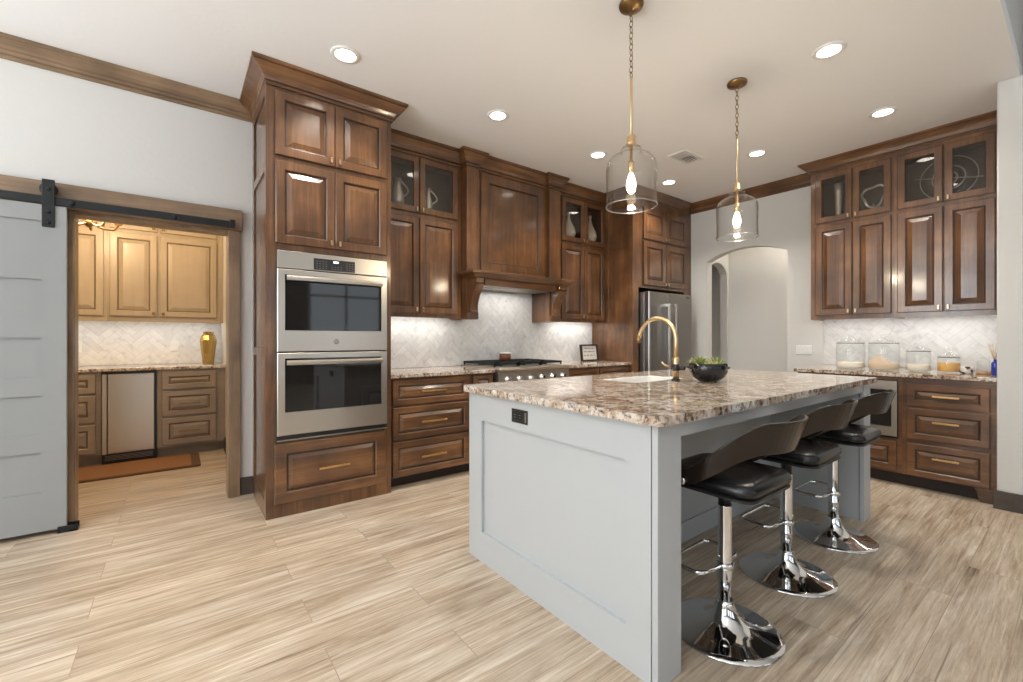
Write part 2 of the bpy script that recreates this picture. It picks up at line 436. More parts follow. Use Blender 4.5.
def raised(F, u0, u1, v0, v1, fw=0.058, t=0.020, bev=0.030, g=0.010):
    """raised-panel door or drawer front; material 0 wood, 1 glaze in the groove"""
    mb = MB()
    def ri(i, w): return rect(F, u0+i, u1-i, v0+i, v1-i, w)
    rs = [ri(0, 0.001), ri(0, t-0.004), ri(0.005, t), ri(fw-0.006, t), ri(fw, t-0.005), ri(fw+0.003, t-0.012), ri(fw+0.003+g*0.6, t-0.013), ri(fw+g+bev, t-0.002), ri(fw+g+bev+0.003, t-0.001)]
    mb.rings(rs, 0, cap0=True, cap1=True, mis=[1, 0, 0, 0, 1, 1, 0, 0, 0])
    return mb

def flat_frame(F, u0, u1, v0, v1, fw=0.055, t=0.020):
    """frame of a glass door (open in the middle)"""
    mb = MB()
    def ri(i, w): return rect(F, u0+i, u1-i, v0+i, v1-i, w)
    rs = [ri(0, 0.001), ri(0, t-0.004), ri(0.005, t), ri(fw-0.004, t), ri(fw, t-0.006), ri(fw, 0.001)]
    mb.rings(rs, 0, loop=True)
    return mb

def knob(parent, F, u, v, t=0.020):
    """small bright tab knob"""
    mb = MB()
    mb.fbox(F, u-0.004, u+0.004, v-0.004, v+0.004, t-0.004, t+0.012)
    mb.fbox(F, u-0.0065, u+0.0065, v-0.018, v+0.018, t+0.010, t+0.022)
    return mb.build('knob', 'nickel', parent, bevel=0.002)

def bar_pull(parent, F, u, v, half, t=0.020, m='brass_pull'):
    mb = MB()
    for s in (-1, 1):
        mb.fbox(F, u+s*half*0.7-0.005, u+s*half*0.7+0.005, v-0.004, v+0.004, t-0.012, t+0.024)
    mb.fbox(F, u-half, u+half, v-0.0065, v+0.0065, t+0.020, t+0.033)
    return mb.build('pull', m, parent, bevel=0.002)

def door(parent, F, u0, u1, v0, v1, knob_at=None, mats=('wood_z', 'glaze'), **k):
    o = raised(F, u0, u1, v0, v1, **k).build('door', list(mats), parent)
    if knob_at: knob(o, F, *knob_at)
    return o

def drawer(parent, F, u0, u1, v0, v1, half, mats=('wood_x', 'glaze'), pullm='brass_pull', fw=0.050, pv=None, **k):
    o = raised(F, u0, u1, v0, v1, fw=fw, bev=0.022, **k).build('drawer', list(mats), parent)
    if half: bar_pull(o, F, (u0+u1)/2, pv if pv else (v0+v1)/2, half, m=pullm)
    return o

def glass_door(parent, F, u0, u1, v0, v1, knob_at=None, fw=0.055):
    o = flat_frame(F, u0, u1, v0, v1, fw).build('door', ['wood_z'], parent)
    mb = MB(); mb.fbox(F, u0+fw-0.004, u1-fw+0.004, v0+fw-0.004, v1-fw+0.004, 0.004, 0.009)
    mb.build('glass_pane', 'pane', o)
    if knob_at: knob(o, F, *knob_at)
    return o

ZC = 2.939      # kitchen ceiling
def sweep_profile(path, prof, glaze=()):
    """sweep (out, z) profile along an XY path; 'out' is to the right of the travel direction"""
    mb = MB(); P = [Vector((p[0], p[1])) for p in path]; n = len(P)
    rs = []
    for i in range(n):
        d0 = (P[i] - P[i-1]).normalized() if i > 0 else None
        d1 = (P[i+1] - P[i]).normalized() if i < n-1 else None
        nn = lambda d: Vector((d.y, -d.x))
        if d0 is None: mit = nn(d1)
        elif d1 is None: mit = nn(d0)
        else:
            a, b = nn(d0), nn(d1); mm = (a + b).normalized(); mit = mm / mm.dot(a)
        rs.append([(P[i].x + mit.x*o, P[i].y + mit.y*o, z) for (o, z) in prof])
    mb.rings(rs, 0, cap0=True, cap1=True)
    if glaze:
        L_ = len(prof)
        for i in range((n-1)*L_):
            if i % L_ in glaze: mb.m[i] = 1
    return mb

def crown_prof(zb, zt, p):
    h = zt - zb
    return [(0.0, zb), (0.010, zb), (0.014, zb+0.04*h), (0.014, zb+0.13*h), (0.010, zb+0.155*h), (0.010, zb+0.19*h), (0.020, zb+0.21*h), (0.024, zb+0.30*h), (0.34*p, zb+0.44*h), (0.55*p, zb+0.60*h),
            (0.78*p, zb+0.73*h), (0.90*p, zb+0.79*h), (0.90*p, zb+0.83*h), (p, zb+0.86*h), (p, zt), (0.0, zt)]
CROWN_GLAZE = (0, 3, 4, 11)

# ------------------------------------------------------------------ the setting
YB, XR = 3.845, 5.43
mb = MB().box(-3.85, 7.2, -5.85, 6.25, -0.1, 0)
struct('floor', mb, 'floor', 'pale wood-look plank floor', 'floor')
mb = MB().box(-3.85, 7.2, 0.28, 6.25, ZC, ZC+0.1)
struct('ceiling', mb, 'ceil', 'white textured kitchen ceiling', 'ceiling')
mb = MB().box(-3.85, 7.2, -5.85, 0.28, 4.0, 4.1)
struct('ceiling', mb, 'ceil', 'higher great room ceiling', 'ceiling')
mb = MB().box(-3.85, 7.2, 0.281, 0.40, ZC+0.101, 4.1)
struct('wall_header', mb, 'wall', 'header wall above the kitchen opening', 'wall')

# back wall, with the opening to the pantry
mb = MB().box(-3.85, -0.535, YB, 3.96, 0, ZC).box(0.312, 5.55, YB, 3.96, 0, ZC).box(-0.535, 0.312, YB, 3.96, 1.97, ZC)
struct('wall_back', mb, 'wall', 'white wall with the opening to the pantry', 'wall')
# right wall with its arch
def arch(a0, a1, z_spring, z_top, n=18):
    """points of a segmental arch from a0 to a1"""
    half = (a1-a0)/2; rise = z_top - z_spring; rad = (half*half + rise*rise)/(2*rise); c = (a0+a1)/2; zc = z_top - rad
    t = math.asin(half/rad)
    return [(c + rad*math.sin(-t + 2*t*k/n), zc + rad*math.cos(-t + 2*t*k/n)) for k in range(n+1)]
mb = MB().box(XR, 5.55, -0.6, 2.04, 0, ZC).box(XR, 5.55, 2.98, YB, 0, ZC)
pts = arch(2.04, 2.98, 2.156, 2.273)
for (a, b) in zip(pts[:-1], pts[1:]):
    mb.prism([a, b, (b[0], ZC), (a[0], ZC)], lambda p, q, d: (d, p, q), XR, 5.55)
struct('wall_right', mb, 'wall', 'white wall with an arched opening', 'wall', weld=True)
# little hall behind the arch
mb = MB().box(6.13, 6.25, 1.2, 3.05, 0, ZC)
struct('wall_hall', mb, 'wall', 'plain wall of the hall behind the arch', 'wall')
mb = MB().box(5.55, 5.60, 3.05, 3.15, 0, ZC).box(6.09, 6.25, 3.05, 3.15, 0, ZC)
pts = arch(5.60, 6.09, 2.06, 2.20, 12)
for (a, b) in zip(pts[:-1], pts[1:]):
    mb.prism([a, b, (b[0], ZC), (a[0], ZC)], lambda p, q, d: (p, d, q), 3.05, 3.15)
struct('wall_hall_side', mb, 'wall', 'hall side wall with a small arched niche', 'wall', weld=True)
mb = MB().box(5.55, 6.25, 4.0, 4.1, 0, ZC).box(5.5, 5.55, 3.96, 4.0, 0, ZC).box(6.2, 6.25, 3.15, 4.0, 0, ZC)
struct('wall_niche', mb, 'wall', 'wall at the back of the arched niche', 'wall')
mb = MB().box(5.55, 6.25, 1.1, 1.2, 0, ZC)
struct('wall_hall_near', mb, 'wall', 'near side wall of the hall', 'wall')
# wall end beside the right-hand cabinets
mb = MB().box(4.50, 5.43, -0.6, 0.385, 0, ZC)
struct('wall_pillar', mb, 'wall', 'white wall end right of the drawers', 'wall', bevel=0.012, seg=3)
# pantry shell
mb = MB().box(-2.7, 0.52, 6.10, 6.22, 0, ZC)
struct('wall_pantry_back', mb, 'wall', 'pantry back wall', 'wall')
mb = MB().box(0.40, 0.52, 3.96, 6.10, 0, ZC)
struct('wall_pantry_right', mb, 'wall', 'pantry right wall', 'wall')
mb = MB().box(-2.7, -2.58, 3.96, 6.10, 0, ZC)
struct('wall_pantry_left', mb, 'wall', 'pantry left wall', 'wall')
# great room shell with window openings
def wall_holes(x0, x1, holes, axis, d0, d1, ztop):
    mb = MB()
    def bx(a0, a1, z0, z1):
        if axis == 'y': mb.box(d0, d1, a0, a1, z0, z1)
        else: mb.box(a0, a1, d0, d1, z0, z1)
    a = x0
    for (h0, h1, z0, z1) in holes:
        bx(a, h0, 0, ztop); bx(h0, h1, 0, z0); bx(h0, h1, z1, ztop); a = h1
    bx(a, x1, 0, ztop)
    return mb
WL_ = [(-3.85, -1.95, 0.5, 3.0), (-1.15, 0.75, 0.5, 3.0), (1.35, 2.85, 0.5, 2.7)]
struct('wall_left', wall_holes(-5.85, YB, WL_, 'y', -3.85, -3.70, 4.0), 'wall', 'great room window wall on the left', 'wall')
WB_ = [(-2.55, -0.65, 0.5, 3.0), (0.05, 1.95, 0.5, 3.0), (2.65, 4.55, 0.5, 3.0)]
struct('wall_front', wall_holes(-3.70, 7.2, WB_, 'x', -5.85, -5.70, 4.0), 'wall_dark', 'great room wall behind the camera', 'wall')
struct('wall_great_room', MB().box(7.1, 7.2, -5.70, 0.28, 0, 4.0), 'wall_dark', 'far right wall of the great room', 'wall')
struct('wall_side', MB().box(5.55, 7.1, 0.28, 0.40, 0, ZC), 'wall', 'wall behind the right cabinets', 'wall')
for k, (h0, h1, z0, z1) in enumerate(WL_ + WB_):
    mb = MB()
    def bx(a0, a1, b0, b1):
        if k < 3: mb.box(-3.735, -3.70, a0, a1, b0, b1)
        else: mb.box(a0, a1, -5.735, -5.70, b0, b1)
    bx(h0, h0+.06, z0, z1); bx(h1-.06, h1, z0, z1); bx(h0, h1, z0, z0+.06); bx(h0, h1, z1-.06, z1)
    bx((h0+h1)/2-.03, (h0+h1)/2+.03, z0, z1); bx(h0, h1, z1-.75, z1-.69)
    struct('window_%d' % (k+1), mb, 'white_p', 'white window frame in the great room', 'window')

# crown mouldings along the walls, door casing, baseboards
n_trim = [0]
def trim(mb, mats, label, **k):
    n_trim[0] += 1
    return struct('trim_%d' % n_trim[0], mb, mats, label, 'trim', **k)
trim(sweep_profile([(-3.70, YB), (0.459, YB)], crown_prof(2.808, ZC, 0.05)), 'trim_x', 'brown wood crown moulding on the left wall')
trim(sweep_profile([(XR, 3.195), (XR, 1.715)], crown_prof(2.815, ZC, 0.085)), 'wood_y', 'dark wood crown moulding above the arch')
trim(MB().box(-3.4, 0.382, 3.80, YB, 1.967, 2.120), 'trim_x', 'wooden header board behind the sliding door track', bevel=0.003)
mb = MB().box(0.294, 0.370, 3.815, YB, 0, 1.966).box(-0.61, -0.517, 3.815, YB, 0, 1.966)
trim(mb, 'trim_z', 'wooden casing around the pantry opening', bevel=0.003)
mb = MB().box(0.292, 0.312, YB, 3.985, 0, 1.97).box(-0.535, -0.515, YB, 3.985, 0, 1.97).box(-0.515, 0.292, YB, 3.985, 1.95, 1.97)
trim(mb, 'trim_z', 'wooden jamb lining of the pantry opening')
struct('baseboard_back', MB().box(0.371, 0.459, 3.825, YB, 0, 0.13), 'base_dark', 'dark baseboard beside the oven cabinet', 'baseboard', bevel=0.004)
mb = MB().box(4.482, 4.50, -0.6, 0.40, 0, 0.125).box(4.50, 4.56, 0.385, 0.40, 0, 0.125)
struct('baseboard_right', mb, 'base_dark', 'dark baseboard along the wall end', 'baseboard', bevel=0.004)
struct('baseboard_pantry', MB().box(0.384, 0.40, 3.99, 5.5, 0, 0.13), 'base_dark', 'pantry baseboard', 'baseboard')

# herringbone marble backsplash (tiles and grout bed in one mesh)
def herringbone(name, label, F, u0, u1, v0, v1, W=0.055, Lt=0.165, holes=()):
    bm = bmesh.new(); c45 = math.sqrt(0.5); g = 0.0012
    cu, cv = (u0+u1)/2, (v0+v1)/2; span = math.hypot(u1-u0, v1-v0)/2 + Lt
    K = int(span/W*1.5) + 4; J = int(span/Lt*1.5) + 4
    for k in range(-K, K):
        for j in range(-J, J):
            for (a0, a1, b0, b1) in ((0, Lt, 0, W), (0, W, W, W+Lt)):
                x0, x1 = a0+k*W+j*Lt+g, a1+k*W+j*Lt-g; y0, y1 = b0+k*W-j*Lt+g, b1+k*W-j*Lt-g
                q = [((x-y)*c45+cu, (x+y)*c45+cv) for (x, y) in ((x0,y0),(x1,y0),(x1,y1),(x0,y1))]
                if max(p[0] for p in q) < u0 or min(p[0] for p in q) > u1 or max(p[1] for p in q) < v0 or min(p[1] for p in q) > v1: continue
                bm.faces.new([bm.verts.new((p[0], p[1], 0.0)) for p in q])
    for co, no in (((u0,0,0),(-1,0,0)), ((u1,0,0),(1,0,0)), ((0,v0,0),(0,-1,0)), ((0,v1,0),(0,1,0))):
        bmesh.ops.bisect_plane(bm, geom=bm.verts[:]+bm.edges[:]+bm.faces[:], plane_co=co, plane_no=no, clear_outer=True)
    mb = MB(); bm.verts.index_update()
    mb.fbox(F, u0, u1, v0, v1, 0.001, 0.008, 1)
    mb.add([F(v.co.x, v.co.y, 0.0095) for v in bm.verts], [[v.index for v in f.verts] for f in bm.faces], 0)
    bm.free()
    return tag(mb.build(name, ['marble', 'grout'], None, fixn=False), label, 'backsplash', kind='structure')
herringbone('wall_back_tile', 'white marble herringbone backsplash behind the range', faceB(YB), 1.292, 4.205, 0.897, 1.78)
herringbone('wall_right_tile', 'white marble herringbone backsplash behind the glass jars', faceR(XR), 0.388, 1.690, 0.899, 1.40, 0.065, 0.195)
herringbone('wall_pantry_tile', 'white marble herringbone backsplash in the pantry', faceB(6.10), -1.6, 0.397, 0.897, 1.40, 0.06, 0.18)

# ------------------------------------------------------------------ sliding barn door
t = thing('barn_door', 'grey painted sliding barn door with stacked horizontal panels, left of the pantry opening', 'door', (-1.05, 3.77, 0.028))
mb = MB(); X0, X1, Z0, Z1 = -1.56, -0.537, 0.028, 1.966
F = faceB(3.775)
mb.fbox(F, X0, X1, Z0, Z1, -0.012, 0.012)
st = 0.107
pz = [(0.257, 0.495), (0.599, 0.832), (0.942, 1.177), (1.282, 1.523), (1.639, 1.870)]
mb.fbox(F, X0, X0+st, Z0, Z1, 0.012, 0.023); mb.fbox(F, X1-st, X1, Z0, Z1, 0.012, 0.023)
zz = [Z0] + [z for p in pz for z in p] + [Z1]
for k in range(0, len(zz), 2): mb.fbox(F, X0+st, X1-st, zz[k], zz[k+1], 0.012, 0.023)
mb.build('door_panel', 'barn', t)
for sx in (-0.640, -1.50):
    mb = MB(); mb.fbox(F, sx, sx+0.054, 1.835, 2.118, 0.024, 0.032)
    h = mb.build('hanger_strap', 'blackm', t, bevel=0.002)
    mb = MB()
    for z in (1.862, 1.925, 2.062): mb.lathe([(0.010, 0), (0.010, -0.006), (0.006, -0.009)], (sx+0.027, 3.743, z), 12, axis='y')
    mb.build('bolt', 'blackm', h)
    mb = MB().lathe([(0.028, 0), (0.040, 0.002), (0.040, 0.012), (0.028, 0.014)], (sx+0.027, 3.752, 2.061), 24, axis='y')
    mb.build('roller', 'blackm', t)
t = thing('barn_door_track', 'black iron sliding door track on the wooden header board', 'door track', (-1.4, 3.76, 1.973))
MB().box(-3.2, 0.331, 3.754, 3.762, 1.973, 2.020).build('rail', 'blackm', t, bevel=0.001)
for x in (-3.0, -2.3, -1.6, -1.0, -0.515, -0.02, 0.29):
    MB().lathe([(0.011, 0.046), (0.011, 0.0), (0.016, 0.0), (0.016, -0.006), (0.008, -0.010)], (x, 3.754, 1.996), 12, axis='y').build('bolt', 'blackm', t)
MB().box(0.300, 0.331, 3.740, 3.764, 1.972, 2.030).build('end_stop', 'blackm', t, bevel=0.003)
mb = MB().box(-0.575, -0.487, 3.742, 3.749, 0.0, 0.040).box(-0.575, -0.487, 3.802, 3.809, 0.0, 0.040).box(-0.525, -0.487, 3.742, 3.809, 0.0, 0.012)
solid('door_floor_guide', mb, 'blackm', 'small black floor guide at the foot of the sliding door', 'door guide', (-0.53, 3.775, 0), bevel=0.002)

# ------------------------------------------------------------------ oven tower
OX0, OX1, OY = 0.4601, 1.2878, 3.2055
t = thing('oven_cabinet', 'tall brown wood cabinet housing the double oven', 'cabinet', ((OX0+OX1)/2, 3.52, 0))
mb = MB().box(OX0, OX1, OY, 3.844, 0, 0.492).box(OX0, OX1, OY, 3.844, 1.755, 2.93)
mb.box(OX0, 0.510, OY, 3.844, 0.492, 1.755).box(1.250, OX1, OY, 3.844, 0.492, 1.755).box(0.510, 1.250, 3.82, 3.844, 0.492, 1.755)
mb.build('cabinet_body', 'wood_z', t)
mb = MB()
for (y0, y1, z0, z1) in ((OY, OY+0.055, 0, 2.85), (3.76, 3.824, 0.13, 2.85), (OY+0.055, 3.76, 0, 0.11), (OY+0.055, 3.76, 2.27, 2.33), (OY+0.055, 3.76, 1.05, 1.11), (OY+0.055, 3.76, 2.76, 2.85)):
    mb.box(OX0-0.010, OX0, y0, y1, z0, z1)
mb.build('side_frame', 'wood_z', t, bevel=0.002)
sweep_profile([(OX0, 3.844), (OX0, OY), (OX1, OY), (OX1, 3.60)], crown_prof(2.812, ZC-0.001, 0.098), CROWN_GLAZE).build('crown_moulding', ['wood_x', 'glaze'], t)
F = faceB(OY)
door(t, F, 0.504, 0.8745, 2.369, 2.790, (0.848, 2.405)); door(t, F, 0.8785, 1.249, 2.369, 2.790, (0.905, 2.405))
door(t, F, 0.504, 0.8745, 1.795, 2.333, (0.848, 1.832)); door(t, F, 0.8785, 1.249, 1.795, 2.333, (0.905, 1.832))
drawer(t, F, 0.498, 1.238, 0.090, 0.484, 0.102, fw=0.075)

t = thing('double_wall_oven', 'stainless steel double wall oven with two black glass doors, set in the tall cabinet', 'oven', (0.88, 3.5, 0.50))
MB().box(0.516, 1.244, OY+0.004, 3.80, 0.505, 1.748).build('oven_body', 'blackplastic', t)
F = faceB(OY-0.004)
mb = MB(); mb.fbox(F, 0.512, 1.248, 1.634, 1.748, -0.004, 0.016); cp = mb.build('control_panel', 'steel', t, bevel=0.002)
mb = MB(); mb.fbox(F, 0.735, 1.011, 1.640, 1.718, 0.016, 0.020); mb.build('keypad', 'blackplastic', cp, bevel=0.002)
mb = MB(); mb.fbox(F, 0.862, 0.897, 1.694, 1.708, 0.0195, 0.0210); mb.build('clock_display', 'display', cp)
for cols in ((0, 1, 2, 3), (5, 6, 7, 8), (10, 11, 12)):
    mb = MB()
    for r_ in range(4):
        for c_ in cols:
            u = 0.750 + c_*0.0200
            if 4 <= c_ <= 8 and r_ > 1: continue
            mb.fbox(F, u, u+0.010, 1.651+r_*0.0155, 1.6535+r_*0.0155, 0.0195, 0.0208)
    mb.build('key_marking', 'grey_print', cp)
for (z0, z1, w0, w1, hz, nm) in ((1.085, 1.627, 1.224, 1.592, 1.567, 0), (0.535, 1.077, 0.686, 1.040, 1.012, 1)):
    def rr(u0, u1, v0, v1, w): return rect(F, u0, u1, v0, v1, w)
    mb = MB()
    mb.rings([rr(0.512, 1.248, z0, z1, -0.003), rr(0.512, 1.248, z0, z1, 0.022), rr(0.516, 1.244, z0+.004, z1-.004, 0.026), rr(0.557, 1.203, w0, w1, 0.026), rr(0.559, 1.201, w0+.002, w1-.002, 0.019)], 0, cap0=True, cap1=True)
    d = mb.build('oven_door', 'steel', t)
    mb = MB(); mb.fbox(F, 0.559, 1.201, w0+0.002, w1-0.002, 0.0195, 0.0235); mb.build('oven_window', 'blackglass', d)
    mb = MB()
    # flat bar handle on two posts, bowed a little
    N = 14
    rs = []
    for k in range(N+1):
        u = 0.562 + (1.198-0.562)*k/N; bow = 0.012*(1-(2*k/N-1)**2)
        rs.append([F(u, hz-0.017, 0.052+bow), F(u, hz+0.013, 0.052+bow), F(u, hz+0.017, 0.062+bow), F(u, hz+0.004, 0.068+bow), F(u, hz-0.014, 0.066+bow)])
    mb.rings(rs, 0, cap0=True, cap1=True)
    for u in (0.580, 1.180): mb.fbox(F, u-0.012, u+0.012, hz-0.012, hz+0.012, 0.020, 0.055)
    mb.build('oven_handle', 'steel', d)
    if nm == 0:
        lz = 1.150
        mb = MB().lathe([(0.0185, 0.001), (0.0185, -0.004), (0.015, -0.0045)], (0.880, F(0, 0, 0.026)[1], lz), 24, axis='y')
        b_ = mb.build('badge', 'grey_print', d)
        cu = bpy.data.curves.new('badge_letters', 'FONT'); cu.body = 'GE'; cu.size = 0.022; cu.align_x = 'CENTER'; cu.align_y = 'CENTER'; cu.extrude = 0.0004
        tmp = bpy.data.objects.new('tmp', cu); COL.objects.link(tmp)
        dg = bpy.context.evaluated_depsgraph_get(); me = bpy.data.meshes.new_from_object(tmp.evaluated_get(dg))
        bpy.data.objects.remove(tmp)
        me.materials.clear(); me.materials.append(M['steel'])
        me.transform(Matrix.Translation(Vector((0.880, OY-0.004-0.0312, lz)) - root_loc(t)) @ Matrix.Rotation(R(90), 4, 'X'))
        lo = bpy.data.objects.new('badge_letters', me); COL.objects.link(lo); lo.parent = d
mb = MB(); mb.fbox(F, 0.512, 1.248, 0.500, 0.532, -0.003, 0.006); mb.build('vent_trim', 'blackplastic', t)
mb = MB(); mb.fbox(F, 0.512, 1.248, 0.500, 0.506, 0.006, 0.020); mb.build('vent_lip', 'steel', t)

# ------------------------------------------------------------------ wall cabinets either side of the hood
UY = 3.63
def wall_cab(name, label, F, u0, u1, back, doors, zb=1.360, zt=2.935, zs=(1.395, 2.250, 2.290, 2.787), light=True, mir=False):
    """wall cabinet, solid-door lower part, glass-door hollow upper part; back = depth"""
    mid = F((u0+u1)/2, zb, -back/2)
    t = thing(name, label, 'cabinet', mid)
    mb = MB()
    zm = zs[2]+0.046
    mb.fbox(F, u0, u1, zb+0.028, zm, -back, 0); mb.fbox(F, u0, u1, zb, zb+0.028, -0.022, 0)
    mb.fbox(F, u0, u0+0.018, zb, zb+0.028, -back, -0.022); mb.fbox(F, u1-0.018, u1, zb, zb+0.028, -back, -0.022)
    mb.fbox(F, u0, u0+0.02, zm, zs[3]-0.012, -back, 0); mb.fbox(F, u1-0.02, u1, zm, zs[3]-0.012, -back, 0)
    mb.fbox(F, u0, u1, zs[3]-0.012, zt, -back, 0)
    lo = min(d[0] for d in doors) ; hi = max(d[1] for d in doors)
    mb.fbox(F, u0+0.02, lo+0.02, zm, zs[3]-0.012, -0.02, 0); mb.fbox(F, hi-0.02, u1-0.02, zm, zs[3]-0.012, -0.02, 0)
    ds = sorted(doors); mb.fbox(F, ds[0][1]-0.02, ds[1][0]+0.02, zm, zs[3]-0.012, -0.02, 0)
    mb.build('cabinet_body', 'wood_z', t)
    zi = zs[3]-0.013
    mb = MB(); mb.fbox(F, u0+0.02, u1-0.02, zm+0.001, zi, -back+0.001, -back+0.006)
    mb.fbox(F, u0+0.0205, u0+0.024, zm+0.001, zi, -back+0.006, -0.021); mb.fbox(F, u1-0.024, u1-0.0205, zm+0.001, zi, -back+0.006, -0.021)
    mb.fbox(F, u0+0.024, u1-0.024, zm+0.0005, zm+0.004, -back+0.006, -0.021)
    mb.build('cabinet_interior', 'cab_inside', t)
    for (a, b, side) in doors:
        kx = b-0.026 if side > 0 else a+0.026
        door(t, F, a, b, zs[0], zs[1], (kx, zs[0]+0.036))
        glass_door(t, F, a, b, zs[2], zs[3], (kx, zs[2]+0.030))
    mb = MB(); mb.fbox(F, u0+0.06, u1-0.06, zb+0.018, zb+0.0285, -0.085, -0.050); mb.build('light_strip', 'strip', t)
    return t
t = wall_cab('wall_cabinet', 'wood wall cabinet with glass upper doors, between the oven cabinet and the range hood', faceB(UY), 1.290, 2.155, YB-0.0005-UY-0.010, [(1.325, 1.7135, 1), (1.7195, 2.108, -1)])
sweep_profile([(1.290, UY), (2.155, UY)], crown_prof(2.797, ZC-0.001, 0.082), CROWN_GLAZE).build('crown_moulding', ['wood_x', 'glaze'], t)
t = wall_cab('wall_cabinet', 'wood wall cabinet with glass upper doors, between the range hood and the refrigerator panel', faceB(UY), 3.376, 4.208, YB-0.0005-UY-0.010, [(3.470, 3.831, 1), (3.837, 4.190, -1)])
sweep_profile([(3.376, UY), (4.208, UY)], crown_prof(2.797, ZC-0.001, 0.065), CROWN_GLAZE).build('crown_moulding', ['wood_x', 'glaze'], t)

# ------------------------------------------------------------------ range hood
t = thing('range_hood', 'large wood mantel range hood with carved corbels above the range', 'range hood', (2.765, 3.65, 1.352))
HC = ((2.160, 2.290), (3.205, 3.365)); HY = 3.54
for (a, b) in HC:
    mb = MB().box(a, b, HY, 3.834, 1.352, 2.93)
    c = mb.build('column', 'wood_z', t, bevel=0.002)
    F = faceB(HY)
    mb = MB(); F2 = F
    rs = [rect(F, a+i, b-i, 1.83+i, 2.79-i, w) for (i, w) in ((0.0, 0.0), (0.0, 0.006), (0.006, 0.010), (0.012, 0.010))]
    mb.rings(rs, 0, cap0=True, cap1=True); mb.build('column_face', 'wood_z', c)
    mb = MB()
    rs = [rect(F, a+i, b-i, 1.357+i, 1.42-i, w) for (i, w) in ((0.004, 0.0), (0.004, 0.012), (0.010, 0.016))]
    mb.rings(rs, 0, cap0=True, cap1=True); mb.build('column_foot', 'wood_x', c)
    # S-shaped corbel bracket
    prof = [(0.0, 1.732), (0.135, 1.732), (0.135, 1.690), (0.120, 1.680)]
    for k in range(13):
        s_ = k/12
        prof.append((0.118*(1-s_)**1.9 + 0.026, 1.672 - 0.235*s_))
    prof += [(0.036, 1.430), (0.034, 1.410), (0.0, 1.410)]
    mb = MB().prism(prof, lambda w, z, d: (d, HY-w, z), a+0.022, b-0.022)
    cb = mb.build('corbel', 'wood_z', t, bevel=0.003)
    mb = MB().prism([(w+0.004, z) for (w, z) in prof[4:17]] + [(w-0.004, z) for (w, z) in prof[4:17][::-1]], lambda w, z, d: (d, HY-w, z), a+0.045, b-0.045)
    mb.build('corbel_rib', 'wood_z', cb)
mb = MB().box(2.291, 3.204, 3.585, 3.834, 1.735, 2.93); mb.build('hood_body', 'wood_z', t)
F = faceB(3.585)
mb = MB()
rs = [rect(F, 2.345+i, 3.160-i, 1.825+i, 2.785-i, w) for (i, w) in ((0, 0.0), (0, 0.014), (0.005, 0.018), (0.088, 0.018), (0.094, 0.012), (0.100, 0.004), (0.104, 0.003))]
mb.rings(rs, 0, cap0=True, cap1=True, mis=[0, 0, 0, 1, 1, 0, 0, 0]); mb.build('hood_panel', ['wood_z', 'glaze'], t)
mb = sweep_profile([(2.166, 3.606), (2.166, 3.400), (3.364, 3.400), (3.364, 3.606)], [(-0.08, 1.733), (0.0, 1.733), (0.004, 1.742), (0.014, 1.748), (0.026, 1.762), (0.034, 1.766), (0.042, 1.770), (0.046, 1.776), (0.046, 1.792), (0.042, 1.797), (-0.08, 1.797)])
mb.box(2.20, 3.33, 3.45, 3.584, 1.734, 1.796)
mb.build('mantel', 'wood_x', t)
MB().box(2.294, 3.202, 3.425, 3.445, 1.668, 1.733).build('valance', 'wood_x', t, bevel=0.003)
mb = MB().box(2.294, 3.202, 3.446, 3.830, 1.674, 1.690)
for k in range(9): mb.box(2.40+k*0.09, 2.46+k*0.09, 3.52, 3.76, 1.668, 1.672)
mb.build('hood_liner', 'steel', t)
def hood_crown(path, p): return sweep_profile(path, crown_prof(2.800, ZC-0.001, p), CROWN_GLAZE)
hood_crown([(2.160, 3.62), (2.160, HY), (2.290, HY), (2.290, 3.584)], 0.075).build('crown_moulding', ['wood_x', 'glaze'], t)
hood_crown([(2.291, 3.585), (3.204, 3.585)], 0.080).build('crown_moulding', ['wood_x', 'glaze'], t)
hood_crown([(3.205, 3.584), (3.205, HY), (3.365, HY), (3.365, 3.62)], 0.075).build('crown_moulding', ['wood_x', 'glaze'], t)

# ------------------------------------------------------------------ refrigerator and its enclosure
FX0, FY = 4.210, 3.20
t = thing('refrigerator_cabinet', 'tall wood enclosure with four doors above the refrigerator', 'cabinet', (4.82, 3.52, 0))
mb = MB().box(FX0, 4.305, FY, 3.834, 0, 1.772).box(5.255, 5.428, FY, 3.834, 0, 1.772).box(FX0, 5.428, FY, 3.834, 1.772, 2.93)
mb.build('cabinet_body', 'wood_z', t)
mb = MB()
for (y0, y1, z0, z1) in ((FY, FY+0.07, 0, 2.85), (3.56, 3.625, 1.27, 2.85), (FY+0.07, 3.56, 2.25, 2.305), (FY+0.07, 3.56, 2.74, 2.85), (3.625, 3.80, 1.27, 1.285)):
    mb.box(FX0-0.009, FX0, y0, y1, z0, z1)
mb.build('side_frame', 'wood_z', t, bevel=0.002)
F = faceB(FY)
door(t, F, 4.385, 4.838, 2.357, 2.735, (4.812, 2.388), fw=0.070); door(t, F, 4.844, 5.312, 2.357, 2.735, (4.870, 2.388), fw=0.070)
door(t, F, 4.385, 4.838, 1.805, 2.330, (4.812, 1.838), fw=0.070); door(t, F, 4.844, 5.312, 1.805, 2.330, (4.870, 1.838), fw=0.070)
sweep_profile([(FX0-0.009, 3.56), (FX0-0.009, FY), (5.345, FY)], crown_prof(2.812, ZC-0.001, 0.065), CROWN_GLAZE).build('crown_moulding', ['wood_x', 'glaze'], t)

